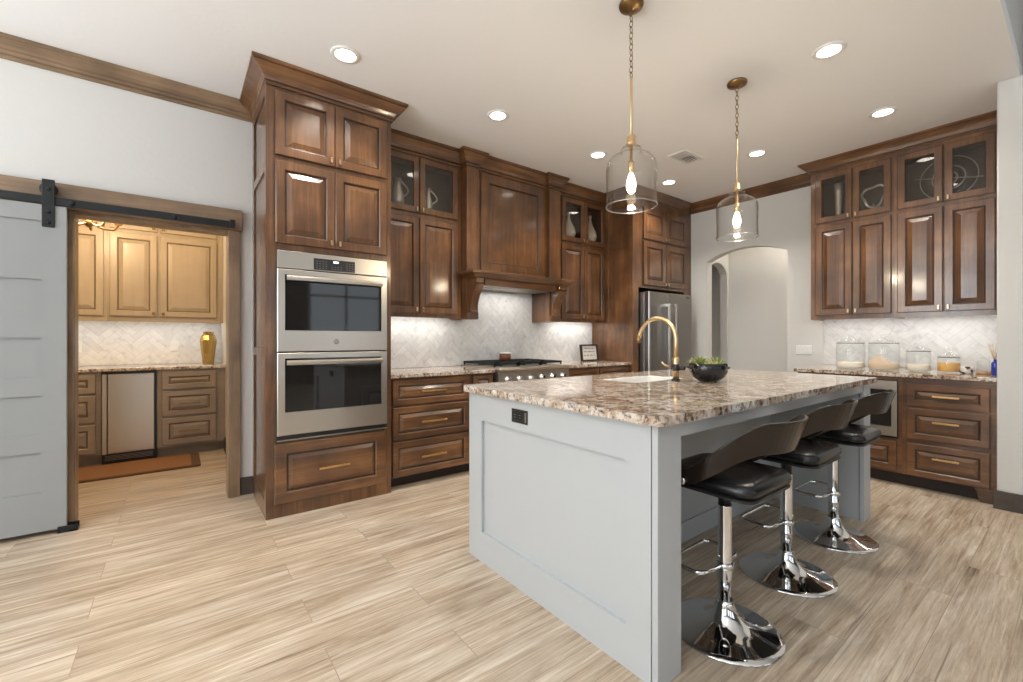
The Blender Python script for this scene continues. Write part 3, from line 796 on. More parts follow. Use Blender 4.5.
t = thing('refrigerator', 'stainless steel side-by-side refrigerator with tall bar handles', 'refrigerator', (4.77, 3.45, 0))
MB().box(4.325, 5.220, 3.135, 3.80, 0.015, 1.712).build('refrigerator_body', 'steel_d', t, bevel=0.004)
F = faceB(3.13)
for (a, b, hx, hs) in ((4.325, 4.682, 4.640, -1), (4.690, 5.220, 4.775, 1)):
    mb = MB()
    rs = [rect(F, a+i, b-i, 0.06+i, 1.718-i, w) for (i, w) in ((0, 0.0), (0, 0.052), (0.004, 0.062), (0.014, 0.068))]
    mb.rings(rs, 0, cap0=True, cap1=True)
    d = mb.build('refrigerator_door', 'steel_d', t)
    mb = MB()
    mb.fbox(F, hx-0.016, hx+0.016, 0.79, 1.585, 0.112, 0.130)
    mb.fbox(F, hx-0.014, hx+0.014, 0.79, 0.83, 0.062, 0.115); mb.fbox(F, hx-0.014, hx+0.014, 1.545, 1.585, 0.062, 0.115)
    mb.build('refrigerator_handle', 'chrome', d, bevel=0.004)
    if hs > 0:
        mb = MB(); mb.fbox(F, 5.085, 5.155, 1.672, 1.688, 0.066, 0.0695); mb.build('badge', 'blackplastic', d, bevel=0.001)
mb = MB().box(4.335, 5.210, 3.10, 3.135, 0.0, 0.055); mb.build('kick_grille', 'blackplastic', t)

# ------------------------------------------------------------------ base cabinets, counters and range on the back wall
BY = 3.25
t = thing('base_cabinet', 'wood base cabinet with three wide drawers beside the oven cabinet', 'cabinet', (1.66, 3.55, 0))
MB().box(1.2895, 2.028, BY, 3.834, 0.09, 0.864).build('cabinet_body', 'wood_x', t)
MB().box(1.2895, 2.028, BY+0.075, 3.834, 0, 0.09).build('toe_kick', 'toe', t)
F = faceB(BY)
drawer(t, F, 1.312, 1.998, 0.650, 0.850, 0.112, pv=0.752); drawer(t, F, 1.312, 1.998, 0.382, 0.634, 0.112); drawer(t, F, 1.312, 1.998, 0.098, 0.366, 0.112)
t = thing('base_cabinet', 'narrow wood base cabinet just left of the range', 'cabinet', (2.145, 3.55, 0))
MB().box(2.0285, 2.262, BY, 3.834, 0.09, 0.864).build('cabinet_body', 'wood_x', t)
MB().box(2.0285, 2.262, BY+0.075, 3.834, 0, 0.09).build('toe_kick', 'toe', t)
drawer(t, F, 2.042, 2.248, 0.690, 0.850, 0.055, fw=0.04); door(t, F, 2.042, 2.248, 0.098, 0.674, (2.222, 0.635), fw=0.045)
t = thing('base_cabinet', 'wood base cabinet between the range and the refrigerator panel', 'cabinet', (3.68, 3.55, 0))
MB().box(3.152, 4.199, BY, 3.834, 0.09, 0.864).build('cabinet_body', 'wood_x', t)
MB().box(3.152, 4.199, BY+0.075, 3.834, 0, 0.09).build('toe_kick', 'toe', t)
for (a, b) in ((3.175, 3.665), (3.675, 4.175)):
    drawer(t, F, a, b, 0.690, 0.850, 0.09); drawer(t, F, a, b, 0.398, 0.674, 0.09); drawer(t, F, a, b, 0.098, 0.382, 0.09)
solid('countertop', MB().box(1.2895, 2.266, 3.218, 3.834, 0.8645, 0.895), 'granite', 'speckled granite countertop between the oven cabinet and the range', 'countertop', (1.78, 3.53, 0.8645), bevel=0.004)
solid('countertop', MB().box(3.148, 4.199, 3.218, 3.834, 0.8645, 0.895), 'granite', 'speckled granite countertop between the range and the refrigerator panel', 'countertop', (3.68, 3.53, 0.8645), bevel=0.004)

t = thing('kitchen_range', 'stainless steel gas range with black grates under the wood hood', 'range', (2.705, 3.5, 0))
RX0, RX1 = 2.272, 3.142
mb = MB().box(RX0, RX1, 3.20, 3.83, 0.10, 0.885); mb.box(RX0+0.01, RX1-0.01, 3.26, 3.83, 0.0, 0.10); mb.build('range_body', 'steel', t)
prof = [(3.23, 0.872), (3.178, 0.872), (3.166, 0.878), (3.160, 0.890), (3.164, 0.902), (3.174, 0.909), (3.83, 0.909), (3.83, 0.886), (3.23, 0.886)]
mb = MB().prism(prof, lambda y, z, d: (d, y, z), RX0-0.001, RX1+0.001); mb.build('cooktop', 'steel', t)
mb = MB().box(RX0, RX1, 3.176, 3.20, 0.745, 0.871); cp = mb.build('control_panel', 'steel', t, bevel=0.002)
for k in range(6):
    x = RX0 + 0.095 + k*(RX1-RX0-0.19)/5
    MB().lathe([(0.026, 0.0), (0.026, -0.008), (0.021, -0.010), (0.019, -0.040), (0.016, -0.043)], (x, 3.176, 0.806), 20, axis='y').build('control_knob', 'chrome', t)
for k in range(3):
    x0 = RX0+0.012 + k*(RX1-RX0-0.024)/3; x1 = x0 + (RX1-RX0-0.024)/3 - 0.006
    mb = MB()
    for (a, b, c, d) in ((x0, x1, 3.26, 3.275), (x0, x1, 3.785, 3.80), (x0, x0+0.015, 3.26, 3.80), (x1-0.015, x1, 3.26, 3.80), (x0, x1, 3.522, 3.536)):
        mb.box(a, b, c, d, 0.926, 0.946)
    for cy in (3.40, 3.66):
        cx = (x0+x1)/2
        mb.box(x0, cx-0.03, cy-0.006, cy+0.006, 0.926, 0.946); mb.box(cx+0.03, x1, cy-0.006, cy+0.006, 0.926, 0.946)
        mb.box(cx-0.006, cx+0.006, cy-0.13, cy-0.03, 0.926, 0.946); mb.box(cx-0.006, cx+0.006, cy+0.03, cy+0.13, 0.926, 0.946)
    for (a, b) in ((x0+.007, 3.267), (x1-.007, 3.267), (x0+.007, 3.792), (x1-.007, 3.792)): mb.box(a-.006, a+.006, b-.006, b+.006, 0.909, 0.926)
    mb.build('grate', 'blackm', t)
    for cy in (3.40, 3.66):
        MB().lathe([(0.045, 0.0), (0.045, 0.010), (0.030, 0.013), (0.028, 0.020), (0.010, 0.021)], ((x0+x1)/2, cy, 0.909), 20).build('burner', 'blackm', t)
mb = MB().box(RX0+0.012, RX1-0.012, 3.182, 3.1995, 0.20, 0.735); od = mb.build('oven_door', 'steel', t, bevel=0.003)
MB().box(RX0+0.16, RX1-0.16, 3.178, 3.183, 0.33, 0.60).build('oven_window', 'blackglass', od)
mb = MB().tube([(RX0+0.06, 3.135, 0.69), (RX1-0.06, 3.135, 0.69)], 0.012, 12)
for x in (RX0+0.10, RX1-0.10): mb.box(x-.01, x+.01, 3.135, 3.185, 0.682, 0.698)
mb.build('oven_handle', 'chrome', od)

t = thing('candle_jar', 'brown glass jar with a pale lid on the grates at the back of the range', 'jar', (2.73, 3.70, 0.9465))
MB().lathe([(0.056, 0.0), (0.060, 0.004), (0.060, 0.060), (0.056, 0.064)], (2.73, 3.70, 0.9465), 28).build('jar_body', 'amber', t)
MB().lathe([(0.058, 0.0645), (0.064, 0.066), (0.064, 0.076), (0.020, 0.080), (0.004, 0.081)], (2.73, 3.70, 0.9465), 28).build('lid', 'white_p', t)
t = thing('picture_frame', 'small dark framed sign with lines of text standing on the counter by the refrigerator panel', 'picture frame', (4.0, 3.72, 0.895))
rot = Matrix.Translation((4.005, 3.70, 0.895)) @ Matrix.Rotation(R(-7), 4, 'X')
def Ff(u, v, w): return tuple(rot @ Vector((u, -w, v)))
mb = MB(); mb.rings([rect(Ff, -0.145+i, 0.145-i, i, 0.200-i, w) for (i, w) in ((0, 0.0), (0, 0.030), (0.014, 0.032), (0.016, 0.018), (0.016, 0.0))], 0, loop=True); mb.build('frame', 'toe', t)
mb = MB(); mb.fbox(Ff, -0.130, 0.130, 0.015, 0.185, 0.004, 0.014); mb.build('print', 'paper', t)
mb = MB()
for (v, segs) in ((0.148, ((-.085, -.02), (-.01, .03), (.045, .085))), (0.108, ((-.09, -.045), (-.03, .05), (.06, .092))), (0.064, ((-.095, -.06), (-.045, -.005), (.01, .055), (.07, .095)))):
    for (a, b) in segs: mb.fbox(Ff, a, b, v, v+0.010, 0.014, 0.0146)
mb.build('lettering', 'grey_print', t)

# ------------------------------------------------------------------ island
IX0, IX1, IY0, IY1 = 1.269, 3.610, 0.866, 2.050
t = thing('kitchen_island', 'light grey painted kitchen island with a recessed end panel and open knee space', 'kitchen island', (2.44, 1.46, 0))
mb = MB().box(IX0+0.018, 1.400, 0.893, IY1, 0, 0.884)
a0, a1, z0, z1 = 0.998, 1.929, 0.155, 0.742
mb.box(IX0, IX0+0.018, 0.893, a0, 0, 0.884); mb.box(IX0, IX0+0.018, a1, IY1, 0, 0.884)
mb.box(IX0, IX0+0.018, a0, a1, 0, z0); mb.box(IX0, IX0+0.018, a0, a1, z1, 0.884)
mb.build('end_panel', 'island', t)
mb = MB().box(IX0, 1.408, IY0, 0.8895, 0, 0.884); mb.build('corner_post', 'island', t, bevel=0.002)
mb = MB().box(3.485, IX1, 0.893, IY1, 0, 0.884); mb.build('end_panel', 'island', t, bevel=0.002)
mb = MB().box(3.477, IX1, IY0, 0.8895, 0, 0.884); mb.build('corner_post', 'island', t, bevel=0.002)
mb = MB().box(1.401, 3.484, 1.42, 1.44, 0, 0.884).box(1.401, 3.484, 2.03, IY1, 0, 0.884)
mb.build('knee_wall', 'island', t)
mb = MB().box(1.401, 3.484, 1.408, 1.4195, 0, 0.115); mb.build('base_moulding', 'island', t, bevel=0.003)
mb = MB().box(1.409, 3.476, 0.872, 0.892, 0.826, 0.884); mb.build('apron', 'island', t, bevel=0.002)
# doors on the range side
F = lambda u, v, w: (u, IY1 + w, v)
for k in range(4):
    a = 1.43 + k*0.515
    o = raised(F, a, a+0.495, 0.10, 0.70 if k not in (1, 2) else 0.60, fw=0.06).build('door', ['island', 'island_in'], t)
    bar_pull(o, F, a+0.25, 0.62 if k not in (1, 2) else 0.54, 0.07)

t = thing('power_outlet', 'black power outlet on the end panel of the grey island', 'outlet', (IX0, 1.605, 0.777))
F = faceL(IX0)
mb = MB(); mb.rings([rect(F, 1.546+i, 1.663-i, 0.777+i, 0.841-i, w) for (i, w) in ((0, 0.0005), (0, 0.004), (0.003, 0.006))], 0, cap0=True, cap1=True)
pl = mb.build('outlet_plate', 'blackplastic', t)
for u in (1.632, 1.596):
    mb = MB(); mb.fbox(F, u-0.014, u+0.014, 0.793, 0.825, 0.006, 0.0078); s_ = mb.build('socket', 'blackm', t, bevel=0.001)
    mb = MB()
    mb.fbox(F, u-0.006, u+0.006, 0.814, 0.816, 0.0076, 0.0082); mb.fbox(F, u-0.006, u+0.006, 0.802, 0.804, 0.0076, 0.0082)
    mb.build('socket_slot', 'grey_print', s_)
mb = MB(); mb.fbox(F, 1.553, 1.561, 0.786, 0.832, 0.006, 0.0075); mb.build('usb_strip', 'steel', t)

# countertop with rounded corners and a sink cut-out
def rpoly(x0, x1, y0, y1, r00=0, r10=0, r11=0, r01=0, n=6):
    out = []
    for (cx, cy, r, a) in ((x0, y0, r00, 180), (x1, y0, r10, 270), (x1, y1, r11, 0), (x0, y1, r01, 90)):
        if not r: out.append((cx, cy)); continue
        px = cx + (r if cx == x0 else -r); py = cy + (r if cy == y0 else -r)
        for k in range(n+1):
            t_ = R(a + 90*k/n); out.append((px + r*math.cos(t_), py + r*math.sin(t_)))
    return out
CX0, CX1, CY0, CY1 = 1.236, 3.648, 0.834, 2.082
SX0, SX1, SY0, SY1 = 2.085, 2.600, 1.565, 1.850
fn = lambda x, y, d: (x, y, d)
mb = MB()
def slab(poly):
    # eased (softly rounded) edge where the polygon is an outer edge is kept by the profile below
    mb.prism(poly, fn, 0.885, 0.917)
slab(rpoly(CX0, SX0, CY0, CY1, r00=0.035, r01=0.035)); slab(rpoly(SX1, CX1, CY0, CY1, r10=0.035, r11=0.035))
slab(rpoly(SX0, SX1, CY0, SY0)); slab(rpoly(SX0, SX1, SY1, CY1))
solid('island_countertop', mb, 'granite', 'large speckled granite countertop on the grey island', 'countertop', (2.44, 1.46, 0.885))

def rp(i, z): return [(p[0], p[1], z) for p in rpoly(SX0+0.001+i, SX1-0.001-i, SY0+0.001+i, SY1-0.001-i, .02, .02, .02, .02)]
t = thing('kitchen_sink', 'white undermount sink set into the island countertop below the gold faucet', 'sink', (2.342, 1.707, 0.655))
mb2 = MB()
mb2.rings([rp(0, 0.912), rp(0, 0.66), rp(0.004, 0.655)], 0, cap1=True)
mb2.rings([rp(0, 0.912), rp(0.003, 0.915), rp(0.015, 0.915), rp(0.018, 0.912), rp(0.020, 0.70), rp(0.030, 0.675), rp(0.06, 0.668)], 0, cap1=True)
mb2.build('basin', 'white', t, weld=True)
MB().lathe([(0.045, 0.0), (0.045, 0.003), (0.036, 0.004), (0.034, 0.0005), (0.002, 0.0005)], (2.342, 1.707, 0.6685), 24).build('drain', 'chrome', t)

t = thing('kitchen_faucet', 'gold gooseneck kitchen faucet with a black base beside the sink', 'faucet', (2.393, 1.508, 0.917))
fx, fy = 2.393, 1.508
MB().lathe([(0.027, 0.0), (0.027, 0.006), (0.021, 0.010), (0.021, 0.012)], (fx, fy, 0.917), 24).build('base_plate', 'blackplastic', t)
MB().lathe([(0.0185, 0.012), (0.0185, 0.135), (0.016, 0.140)], (fx, fy, 0.917), 24).build('body', 'brass', t)
MB().lathe([(0.0192, 0.060), (0.0200, 0.062), (0.0200, 0.098), (0.0192, 0.100)], (fx, fy, 0.917), 24).build('black_collar', 'blackplastic', t)
pts = [(fx, fy, 1.05), (fx, fy, 1.14)]
rad = 0.132; zc = 1.165
for k in range(0, 21):
    a = math.pi*k/20*0.93
    pts.append((fx, fy + rad - rad*math.cos(a), zc + rad*math.sin(a)))
lx = pts[-1]; pts.append((fx, lx[1]+0.006, lx[2]-0.022))
MB().tube(pts, 0.0125, 14).build('gooseneck', 'brass', t)
MB().tube([(fx, lx[1]+0.005, lx[2]-0.018), (fx, lx[1]+0.011, lx[2]-0.050)], 0.0145, 14).build('spray_head', 'brass_d', t)
MB().lathe([(0.004, -0.058), (0.013, -0.057), (0.013, -0.016), (0.004, -0.015)], (fx, fy, 0.995), 16, axis='y').build('handle_hub', 'blackplastic', t)
MB().tube([(fx-0.012, fy+0.012, 0.995), (fx-0.05, fy+0.045, 1.012), (fx-0.062, fy+0.058, 1.030)], 0.0055, 10).build('lever', 'brass', t)

# planted bowl
t = thing('succulent_bowl', 'glossy black handled bowl planted with small succulents on the island', 'planter', (2.502, 1.364, 0.917))
bx_, by_ = 2.502, 1.364
prof = [(0.040, 0.0), (0.054, 0.004), (0.086, 0.026), (0.104, 0.056), (0.107, 0.085), (0.103, 0.108), (0.097, 0.108), (0.099, 0.085), (0.094, 0.070), (0.02, 0.060)]
mb = MB().lathe(prof, (bx_, by_, 0.917), 40)
bw = mb.build('bowl', 'bowl', t)
for s in (-1, 1):
    dx, dy = s*0.796, -s*0.605
    mb = MB().tube([(bx_+dx*(0.100+0.018*math.sin(math.pi*k/8)) - dy*0.03*math.cos(math.pi*k/8), by_+dy*(0.100+0.018*math.sin(math.pi*k/8)) + dx*0.03*math.cos(math.pi*k/8), 0.917+0.082) for k in range(9)], 0.007, 8)
    mb.build('bowl_handle', 'bowl', bw)
MB().lathe([(0.001, 0.094), (0.05, 0.100), (0.097, 0.094), (0.096, 0.080), (0.001, 0.080)], (bx_, by_, 0.917), 24).build('gravel', 'soil', t)
rnd = random.Random(3)
def rosette(cx, cy, cz, n, ln, wd, tilt0, m):
    mb = MB()
    for k in range(n):
        a = k*2.39996; q = k/n; tilt = tilt0 + (1.25-tilt0)*(1-q)*0.9; L_ = ln*(0.75+0.25*(1-q))
        d = Vector((math.cos(a)*math.sin(tilt), math.sin(a)*math.sin(tilt), math.cos(tilt))); sd = Vector((-math.sin(a), math.cos(a), 0)); up = d.cross(sd)
        b = Vector((cx, cy, cz)); rs = []
        for (s_, w_) in ((0.0, 0.45), (0.35, 0.9), (0.7, 0.8), (0.92, 0.35), (1.0, 0.05)):
            c = b + d*L_*s_ + up*(-0.15*L_*s_*s_)
            rs.append([c + sd*wd*w_, c + up*wd*0.35*w_, c - sd*wd*w_, c - up*wd*0.35*w_])
        mb.rings(rs, 0, cap0=True, cap1=True, smooth=True)
    return mb.build('succulent', m, t)
right = Vector((0.796, -0.605, 0)); fwd = Vector((0.605, 0.796, 0))
for (r_, f_, n, ln, wd, tl, m) in ((-0.065, 0.0, 16, 0.062, 0.007, 0.15, 'leaf'), (-0.035, 0.03, 14, 0.050, 0.008, 0.2, 'leaf'), (-0.085, 0.03, 12, 0.045, 0.006, 0.2, 'leaf2'), (0.0, -0.02, 14, 0.030, 0.010, 0.4, 'leaf2'), (0.035, 0.01, 14, 0.030, 0.010, 0.4, 'leaf2'), (0.060, 0.02, 14, 0.055, 0.006, 0.2, 'leaf'), (0.045, -0.03, 12, 0.028, 0.008, 0.4, 'leaf2'), (0.085, 0.0, 10, 0.036, 0.006, 0.3, 'leaf'), (-0.02, -0.06, 12, 0.028, 0.009, 0.5, 'leaf2')):
    p = Vector((bx_, by_, 1.014)) + right*r_*0.85 + fwd*f_*0.85
    rosette(p.x, p.y, p.z, n, ln*1.3, wd, tl, m)

# ------------------------------------------------------------------ bar stools
def make_stool(loc):
    t = thing('bar_stool', 'x', 'bar stool', loc, 'bar stools along the island')
    x, y, z = loc
    prof = [(0.207, 0.0), (0.210, 0.004), (0.207, 0.009), (0.185, 0.014), (0.140, 0.022), (0.095, 0.035), (0.062, 0.055), (0.043, 0.080), (0.034, 0.110), (0.032, 0.125)]
    MB().lathe(prof, loc, 56).build('base', 'chrome', t)
    MB().lathe([(0.0255, 0.1255), (0.0255, 0.203), (0.0270, 0.206), (0.0270, 0.212), (0.0260, 0.214), (0.0260, 0.500), (0.0265, 0.505)], loc, 28).build('column', 'chrome', t)
    MB().lathe([(0.024, 0.5055), (0.024, 0.572), (0.050, 0.576), (0.050, 0.582)], loc, 24).build('gas_lift', 'blackplastic', t)
    # U-shaped footrest
    w, d0, d1, r = 0.150, 0.018, 0.165, 0.035
    pts = [(x-0.028, y+0.004, z+0.262), (x-w+r, y+d0-0.004, z+0.262)]
    for k in range(1, 6): a = R(270-90*k/6); pts.append((x-w+r+r*math.cos(a), y+d0+r+r*math.sin(a), z+0.262))
    for k in range(0, 7): a = R(180-90*k/6); pts.append((x-w+r+r*math.cos(a), y+d1-r+r*math.sin(a), z+0.262))
    pts += [(2*x-p[0], p[1], p[2]) for p in pts[::-1]]
    mb = MB().tube(pts, 0.0085, 10)
    mb.lathe([(0.0305, 0.250), (0.034, 0.252), (0.034, 0.274), (0.0305, 0.276)], loc, 24, closed=True)
    mb.build('footrest', 'chrome', t)
    # cushion: rounded square, domed
    def sq(h, zz, rr=0.055): return [(x+p[0], y+p[1], z+zz) for p in rpoly(-h, h, -h, h, rr, rr, rr, rr, 6)]
    mb = MB().rings([sq(0.172, 0.588), sq(0.186, 0.592), sq(0.186, 0.600), sq(0.180, 0.604)], 0, cap0=True, cap1=True)
    mb.build('seat_pan', 'blackplastic', t)
    mb = MB().rings([sq(0.176, 0.6045), sq(0.187, 0.612), sq(0.190, 0.626), sq(0.187, 0.640), sq(0.176, 0.652, .05), sq(0.155, 0.658, .045), sq(0.10, 0.656, .03), sq(0.04, 0.652, .012)], 0, cap0=True, cap1=True, smooth=True)
    mb.build('seat_cushion', 'leather', t)
    # bent-wood back shell wrapping from hip to hip, lower at the ends
    N = 40; rs = []
    for k in range(N+1):
        ph = R(-112 + 224*k/N); q = min(1.0, max(0.0, (abs(math.degrees(ph)) - 30)/78)); q = q*q*(3-2*q)
        zt_ = 0.884*(1-q) + 0.672*q; zb_ = 0.764*(1-q) + 0.612*q
        fl = 1-q
        ring = []
        for (zz, rad_, dd) in ((zb_, 0.222 + 0.012*fl, -0.006), (zb_, 0.222+0.012*fl, 0.006), ((zb_+zt_)/2, 0.226+0.030*fl, 0.006), (zt_, 0.228+0.048*fl, 0.006), (zt_, 0.228+0.048*fl, -0.006), ((zb_+zt_)/2, 0.226+0.030*fl, -0.006)):
            rr_ = rad_ + dd
            ring.append((x + rr_*0.97*math.sin(ph), y + 0.0 - rr_*math.cos(ph), z + zz))
        rs.append(ring)
    MB().rings(rs, 0, cap0=True, cap1=True, smooth=False).build('backrest', 'bentwood', t, bevel=0.003)
    for s in (-1, 1):
        mb = MB().lathe([(0.012, s*0.150), (0.012, s*0.222), (0.014, s*0.2235), (0.014, s*0.229), (0.008, s*0.233)], (x, y+0.050, z+0.632), 14, axis='x')
        mb.build('backrest_bolt', 'chrome', t)
    return t
s1 = make_stool((1.755, 0.888, 0))
s1['label'] = 'chrome and black swivel bar stool nearest the camera, by the front corner of the island'
def copy_tree(o, parent=None):
    c = o.copy(); COL.objects.link(c)
    if parent: c.parent = parent
    for ch in list(o.children): copy_tree(ch, c)
    return c
s2 = copy_tree(s1); s2.location = (2.412, 0.912, 0)
s2['label'] = 'chrome and black swivel bar stool in the middle of the three at the island'
s3 = copy_tree(s1); s3.location = (3.080, 0.912, 0)
s3['label'] = 'chrome and black swivel bar stool farthest along the island, by its far end panel'

# ------------------------------------------------------------------ right-hand cabinets
F = faceR(5.13)
DEP = XR - 0.001 - 5.13 - 0.011
def right_unit(label, u0, u1, doors):
    t = wall_cab('wall_cabinet', label, F, u0, u1, DEP, doors, zb=1.358, zs=(1.400, 2.285, 2.320, 2.800))
    return t
ta = right_unit('wood wall cabinet with two glass-topped doors, nearer the arch', 1.0605, 1.713, [(1.368, 1.668, -1), (1.078, 1.362, 1)])
tb = right_unit('wood wall cabinet with two wider glass-topped doors, beside the white wall end', 0.387, 1.0595, [(0.742, 1.036, -1), (0.444, 0.736, 1)])
sweep_profile([(5.419, 1.713), (5.13, 1.713), (5.13, 1.060)], crown_prof(2.835, ZC-0.001, 0.090), CROWN_GLAZE).build('crown_moulding', ['wood_y', 'glaze'], ta)
sweep_profile([(5.13, 1.0595), (5.13, 0.387)], crown_prof(2.835, ZC-0.001, 0.090), CROWN_GLAZE).build('crown_moulding', ['wood_y', 'glaze'], tb)

BX = 4.57
t = thing('base_cabinet', 'wood base cabinet with three drawers under the granite counter, beside the white wall end', 'cabinet', (5.0, 0.64, 0))
MB().box(BX, 5.418, 0.388, 0.894, 0.10, 0.866).build('cabinet_body', 'wood_y', t)
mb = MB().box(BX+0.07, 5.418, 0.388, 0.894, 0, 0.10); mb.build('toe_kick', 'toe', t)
mb = MB().prism([(0.388, 0.0), (0.470, 0.0), (0.478, 0.02), (0.490, 0.075), (0.505, 0.0995), (0.388, 0.0995)], lambda p, q, d: (d, p, q), BX, BX+0.02); mb.build('foot_bracket', 'wood_y', t)
F = faceR(BX)
drawer(t, F, 0.421, 0.866, 0.648, 0.816, 0.072, ('wood_y', 'glaze')); drawer(t, F, 0.421, 0.866, 0.390, 0.630, 0.072, ('wood_y', 'glaze'), pv=0.535); drawer(t, F, 0.421, 0.866, 0.104, 0.357, 0.072, ('wood_y', 'glaze'), pv=0.262)
t = thing('base_cabinet', 'wood base cabinet around the built-in microwave, left of the three drawers', 'cabinet', (5.0, 1.26, 0))
mb = MB().box(BX, 5.418, 0.8945, 1.632, 0.10, 0.372).box(BX, 5.418, 0.8945, 0.920, 0.372, 0.866).box(BX, 5.418, 1.510, 1.632, 0.372, 0.866).box(BX, 5.418, 0.920, 1.510, 0.838, 0.866).box(5.40, 5.418, 0.920, 1.510, 0.372, 0.838)
mb.build('cabinet_body', 'wood_y', t)
MB().box(BX+0.07, 5.418, 0.8945, 1.632, 0, 0.10).build('toe_kick', 'toe', t)
drawer(t, F, 0.930, 1.500, 0.122, 0.352, 0.072, ('wood_y', 'glaze'))
t = thing('microwave_drawer', 'stainless steel built-in microwave under the right-hand counter', 'microwave', (4.9, 1.21, 0.375))
MB().box(BX+0.005, 5.30, 0.925, 1.505, 0.376, 0.834).build('microwave_body', 'blackplastic', t)
F = faceR(BX+0.004)
mb = MB()
rs = [rect(F, 0.924+i, 1.506-i, 0.387+j, 0.832-k_, w) for (i, j, k_, w) in ((0, 0, 0, 0.0), (0, 0, 0, 0.022), (0.003, 0.003, 0.003, 0.025), (0.032, 0.075, 0.070, 0.025), (0.034, 0.077, 0.072, 0.018))]
mb.rings(rs, 0, cap0=True, cap1=True); md = mb.build('microwave_door', 'steel', t)
mb = MB(); mb.fbox(F, 0.959, 1.471, 0.466, 0.758, 0.0185, 0.0225); mb.build('microwave_window', 'blackglass', md)
solid('countertop', MB().box(4.53, 5.419, 0.388, 1.652, 0.8665, 0.897), 'granite', 'speckled granite countertop under the glass jars', 'countertop', (4.97, 1.02, 0.8665), bevel=0.004)

t = thing('light_switch', 'white wide light switch plate on the wall right of the arch', 'light switch', (XR, 1.878, 0.993))
F = faceR(XR)
mb = MB(); mb.rings([rect(F, 1.803+i, 1.952-i, 0.993+i, 1.093-i, w) for (i, w) in ((0, 0.0005), (0, 0.004), (0.004, 0.007))], 0, cap0=True, cap1=True); mb.build('switch_plate', 'white_p', t)
for u in (1.832, 1.8775, 1.923):
    mb = MB(); mb.fbox(F, u-0.015, u+0.015, 1.012, 1.074, 0.007, 0.0095); mb.build('rocker', 'white', t, bevel=0.001)

# glass canisters
def canister(label, x, y, r, zlid, fill_h, fm, kn, fpeak=0.0):
    z0 = 0.8975; H = zlid - z0
    t = thing('glass_jar', label, 'jar', (x, y, z0), 'glass storage jars on the right counter')
    prof = [(0.004, 0.0), (r*0.93, 0.0), (r*0.99, 0.006), (r, 0.015), (r, H-0.03), (r*0.96, H-0.012), (r*0.90, H-0.006), (r*0.86, H-0.006), (r*0.93, H-0.02), (r*0.965, H-0.032), (r*0.965, 0.018), (r*0.93, 0.010), (0.004, 0.009)]
    MB().lathe(prof, (x, y, z0), 40).build('jar_body', 'jar', t)
    lid = [(0.004, H+0.004), (r*0.80, H+0.004), (r*0.80, H-0.004), (r*0.93, H-0.004), (r*0.95, H+0.002), (r*0.93, H+0.008), (r*0.55, H+0.020), (0.020, H+0.028), (0.014, H+0.036)]
    k2 = [(kn*0.55, H+0.038), (kn*0.95, H+0.048), (kn, H+0.058), (kn*0.7, H+0.068), (0.003, H+0.070)]
    l = MB().lathe(lid, (x, y, z0), 40).build('lid', 'jar', t)
    MB().lathe([(0.003, H+0.034)] + k2, (x, y, z0), 24).build('lid_knob', 'jar', l)
    MB().lathe([(r*0.89, H-0.0085), (r*0.985, H-0.0085), (r*0.985, H-0.0040), (r*0.89, H-0.0040)], (x, y, z0), 40, closed=True).build('rubber_seal', 'seal', t)
    # contents with an uneven surface
    rs = [[(x+0.003*math.cos(2*math.pi*k/36), y+0.003*math.sin(2*math.pi*k/36), z0+0.0105) for k in range(36)]]
    for (q, w) in ((0.93, 0.0105), (0.955, 0.02)):
        rs.append([(x+r*q*math.cos(2*math.pi*k/36), y+r*q*math.sin(2*math.pi*k/36), z0+w) for k in range(36)])
    for q in (0.955, 0.7, 0.4, 0.05):
        ring = []
        for k in range(36):
            a = 2*math.pi*k/36; px, py = r*q*math.cos(a), r*q*math.sin(a)
            ring.append((x+px, y+py, z0 + fill_h + fpeak*math.exp(-((px-r*0.1)**2+(py-r*0.35)**2)/(r*r*0.25)) + 0.006*math.sin(9*px/r+3*py/r)))
        rs.append(ring)
    MB().rings(rs, 0, cap0=True, cap1=True, smooth=True).build('contents', fm, t)
    return t
canister('tall clear glass jar with a knob lid and pale flour, nearest the arch', 4.90, 1.321, 0.108, 1.134, 0.055, 'flour', 0.028)
canister('widest clear glass jar with a knob lid, heaped with tan grain', 4.90, 1.082, 0.107, 1.136, 0.050, 'oats', 0.030, 0.075)
canister('clear glass jar with white contents, between the tan grain jar and the pasta jar', 4.90, 0.858, 0.079, 1.071, 0.055, 'flour', 0.024)
canister('small clear glass jar filled with orange dry pasta', 4.90, 0.678, 0.068, 1.026, 0.075, 'pasta', 0.030)
mb = MB().lathe([(0.004, 0.0), (0.030, 0.0), (0.040, 0.010), (0.042, 0.040), (0.040, 0.056), (0.036, 0.056), (0.037, 0.040), (0.034, 0.014), (0.004, 0.008)], (4.90, 0.576, 0.8975), 32)
solid('patterned_cup', mb, 'cup', 'small black and white patterned cup between the pasta jar and the glass cloche', 'cup', (4.90, 0.576, 0.8975))
t = thing('glass_cloche', 'clear glass dome on a round wooden base next to the blue bottle', 'cloche', (4.88, 0.486, 0.8975))
MB().lathe([(0.003, 0.0), (0.040, 0.0), (0.043, 0.004), (0.043, 0.018), (0.040, 0.022), (0.003, 0.022)], (4.88, 0.486, 0.8975), 32).build('wooden_base', 'oak', t)
MB().lathe([(0.037, 0.0225), (0.037, 0.085), (0.033, 0.108), (0.020, 0.124), (0.006, 0.130), (0.006, 0.127), (0.019, 0.121), (0.031, 0.106), (0.0345, 0.085), (0.0345, 0.0225)], (4.88, 0.486, 0.8975), 32, closed=True).build('glass_dome', 'jar', t)
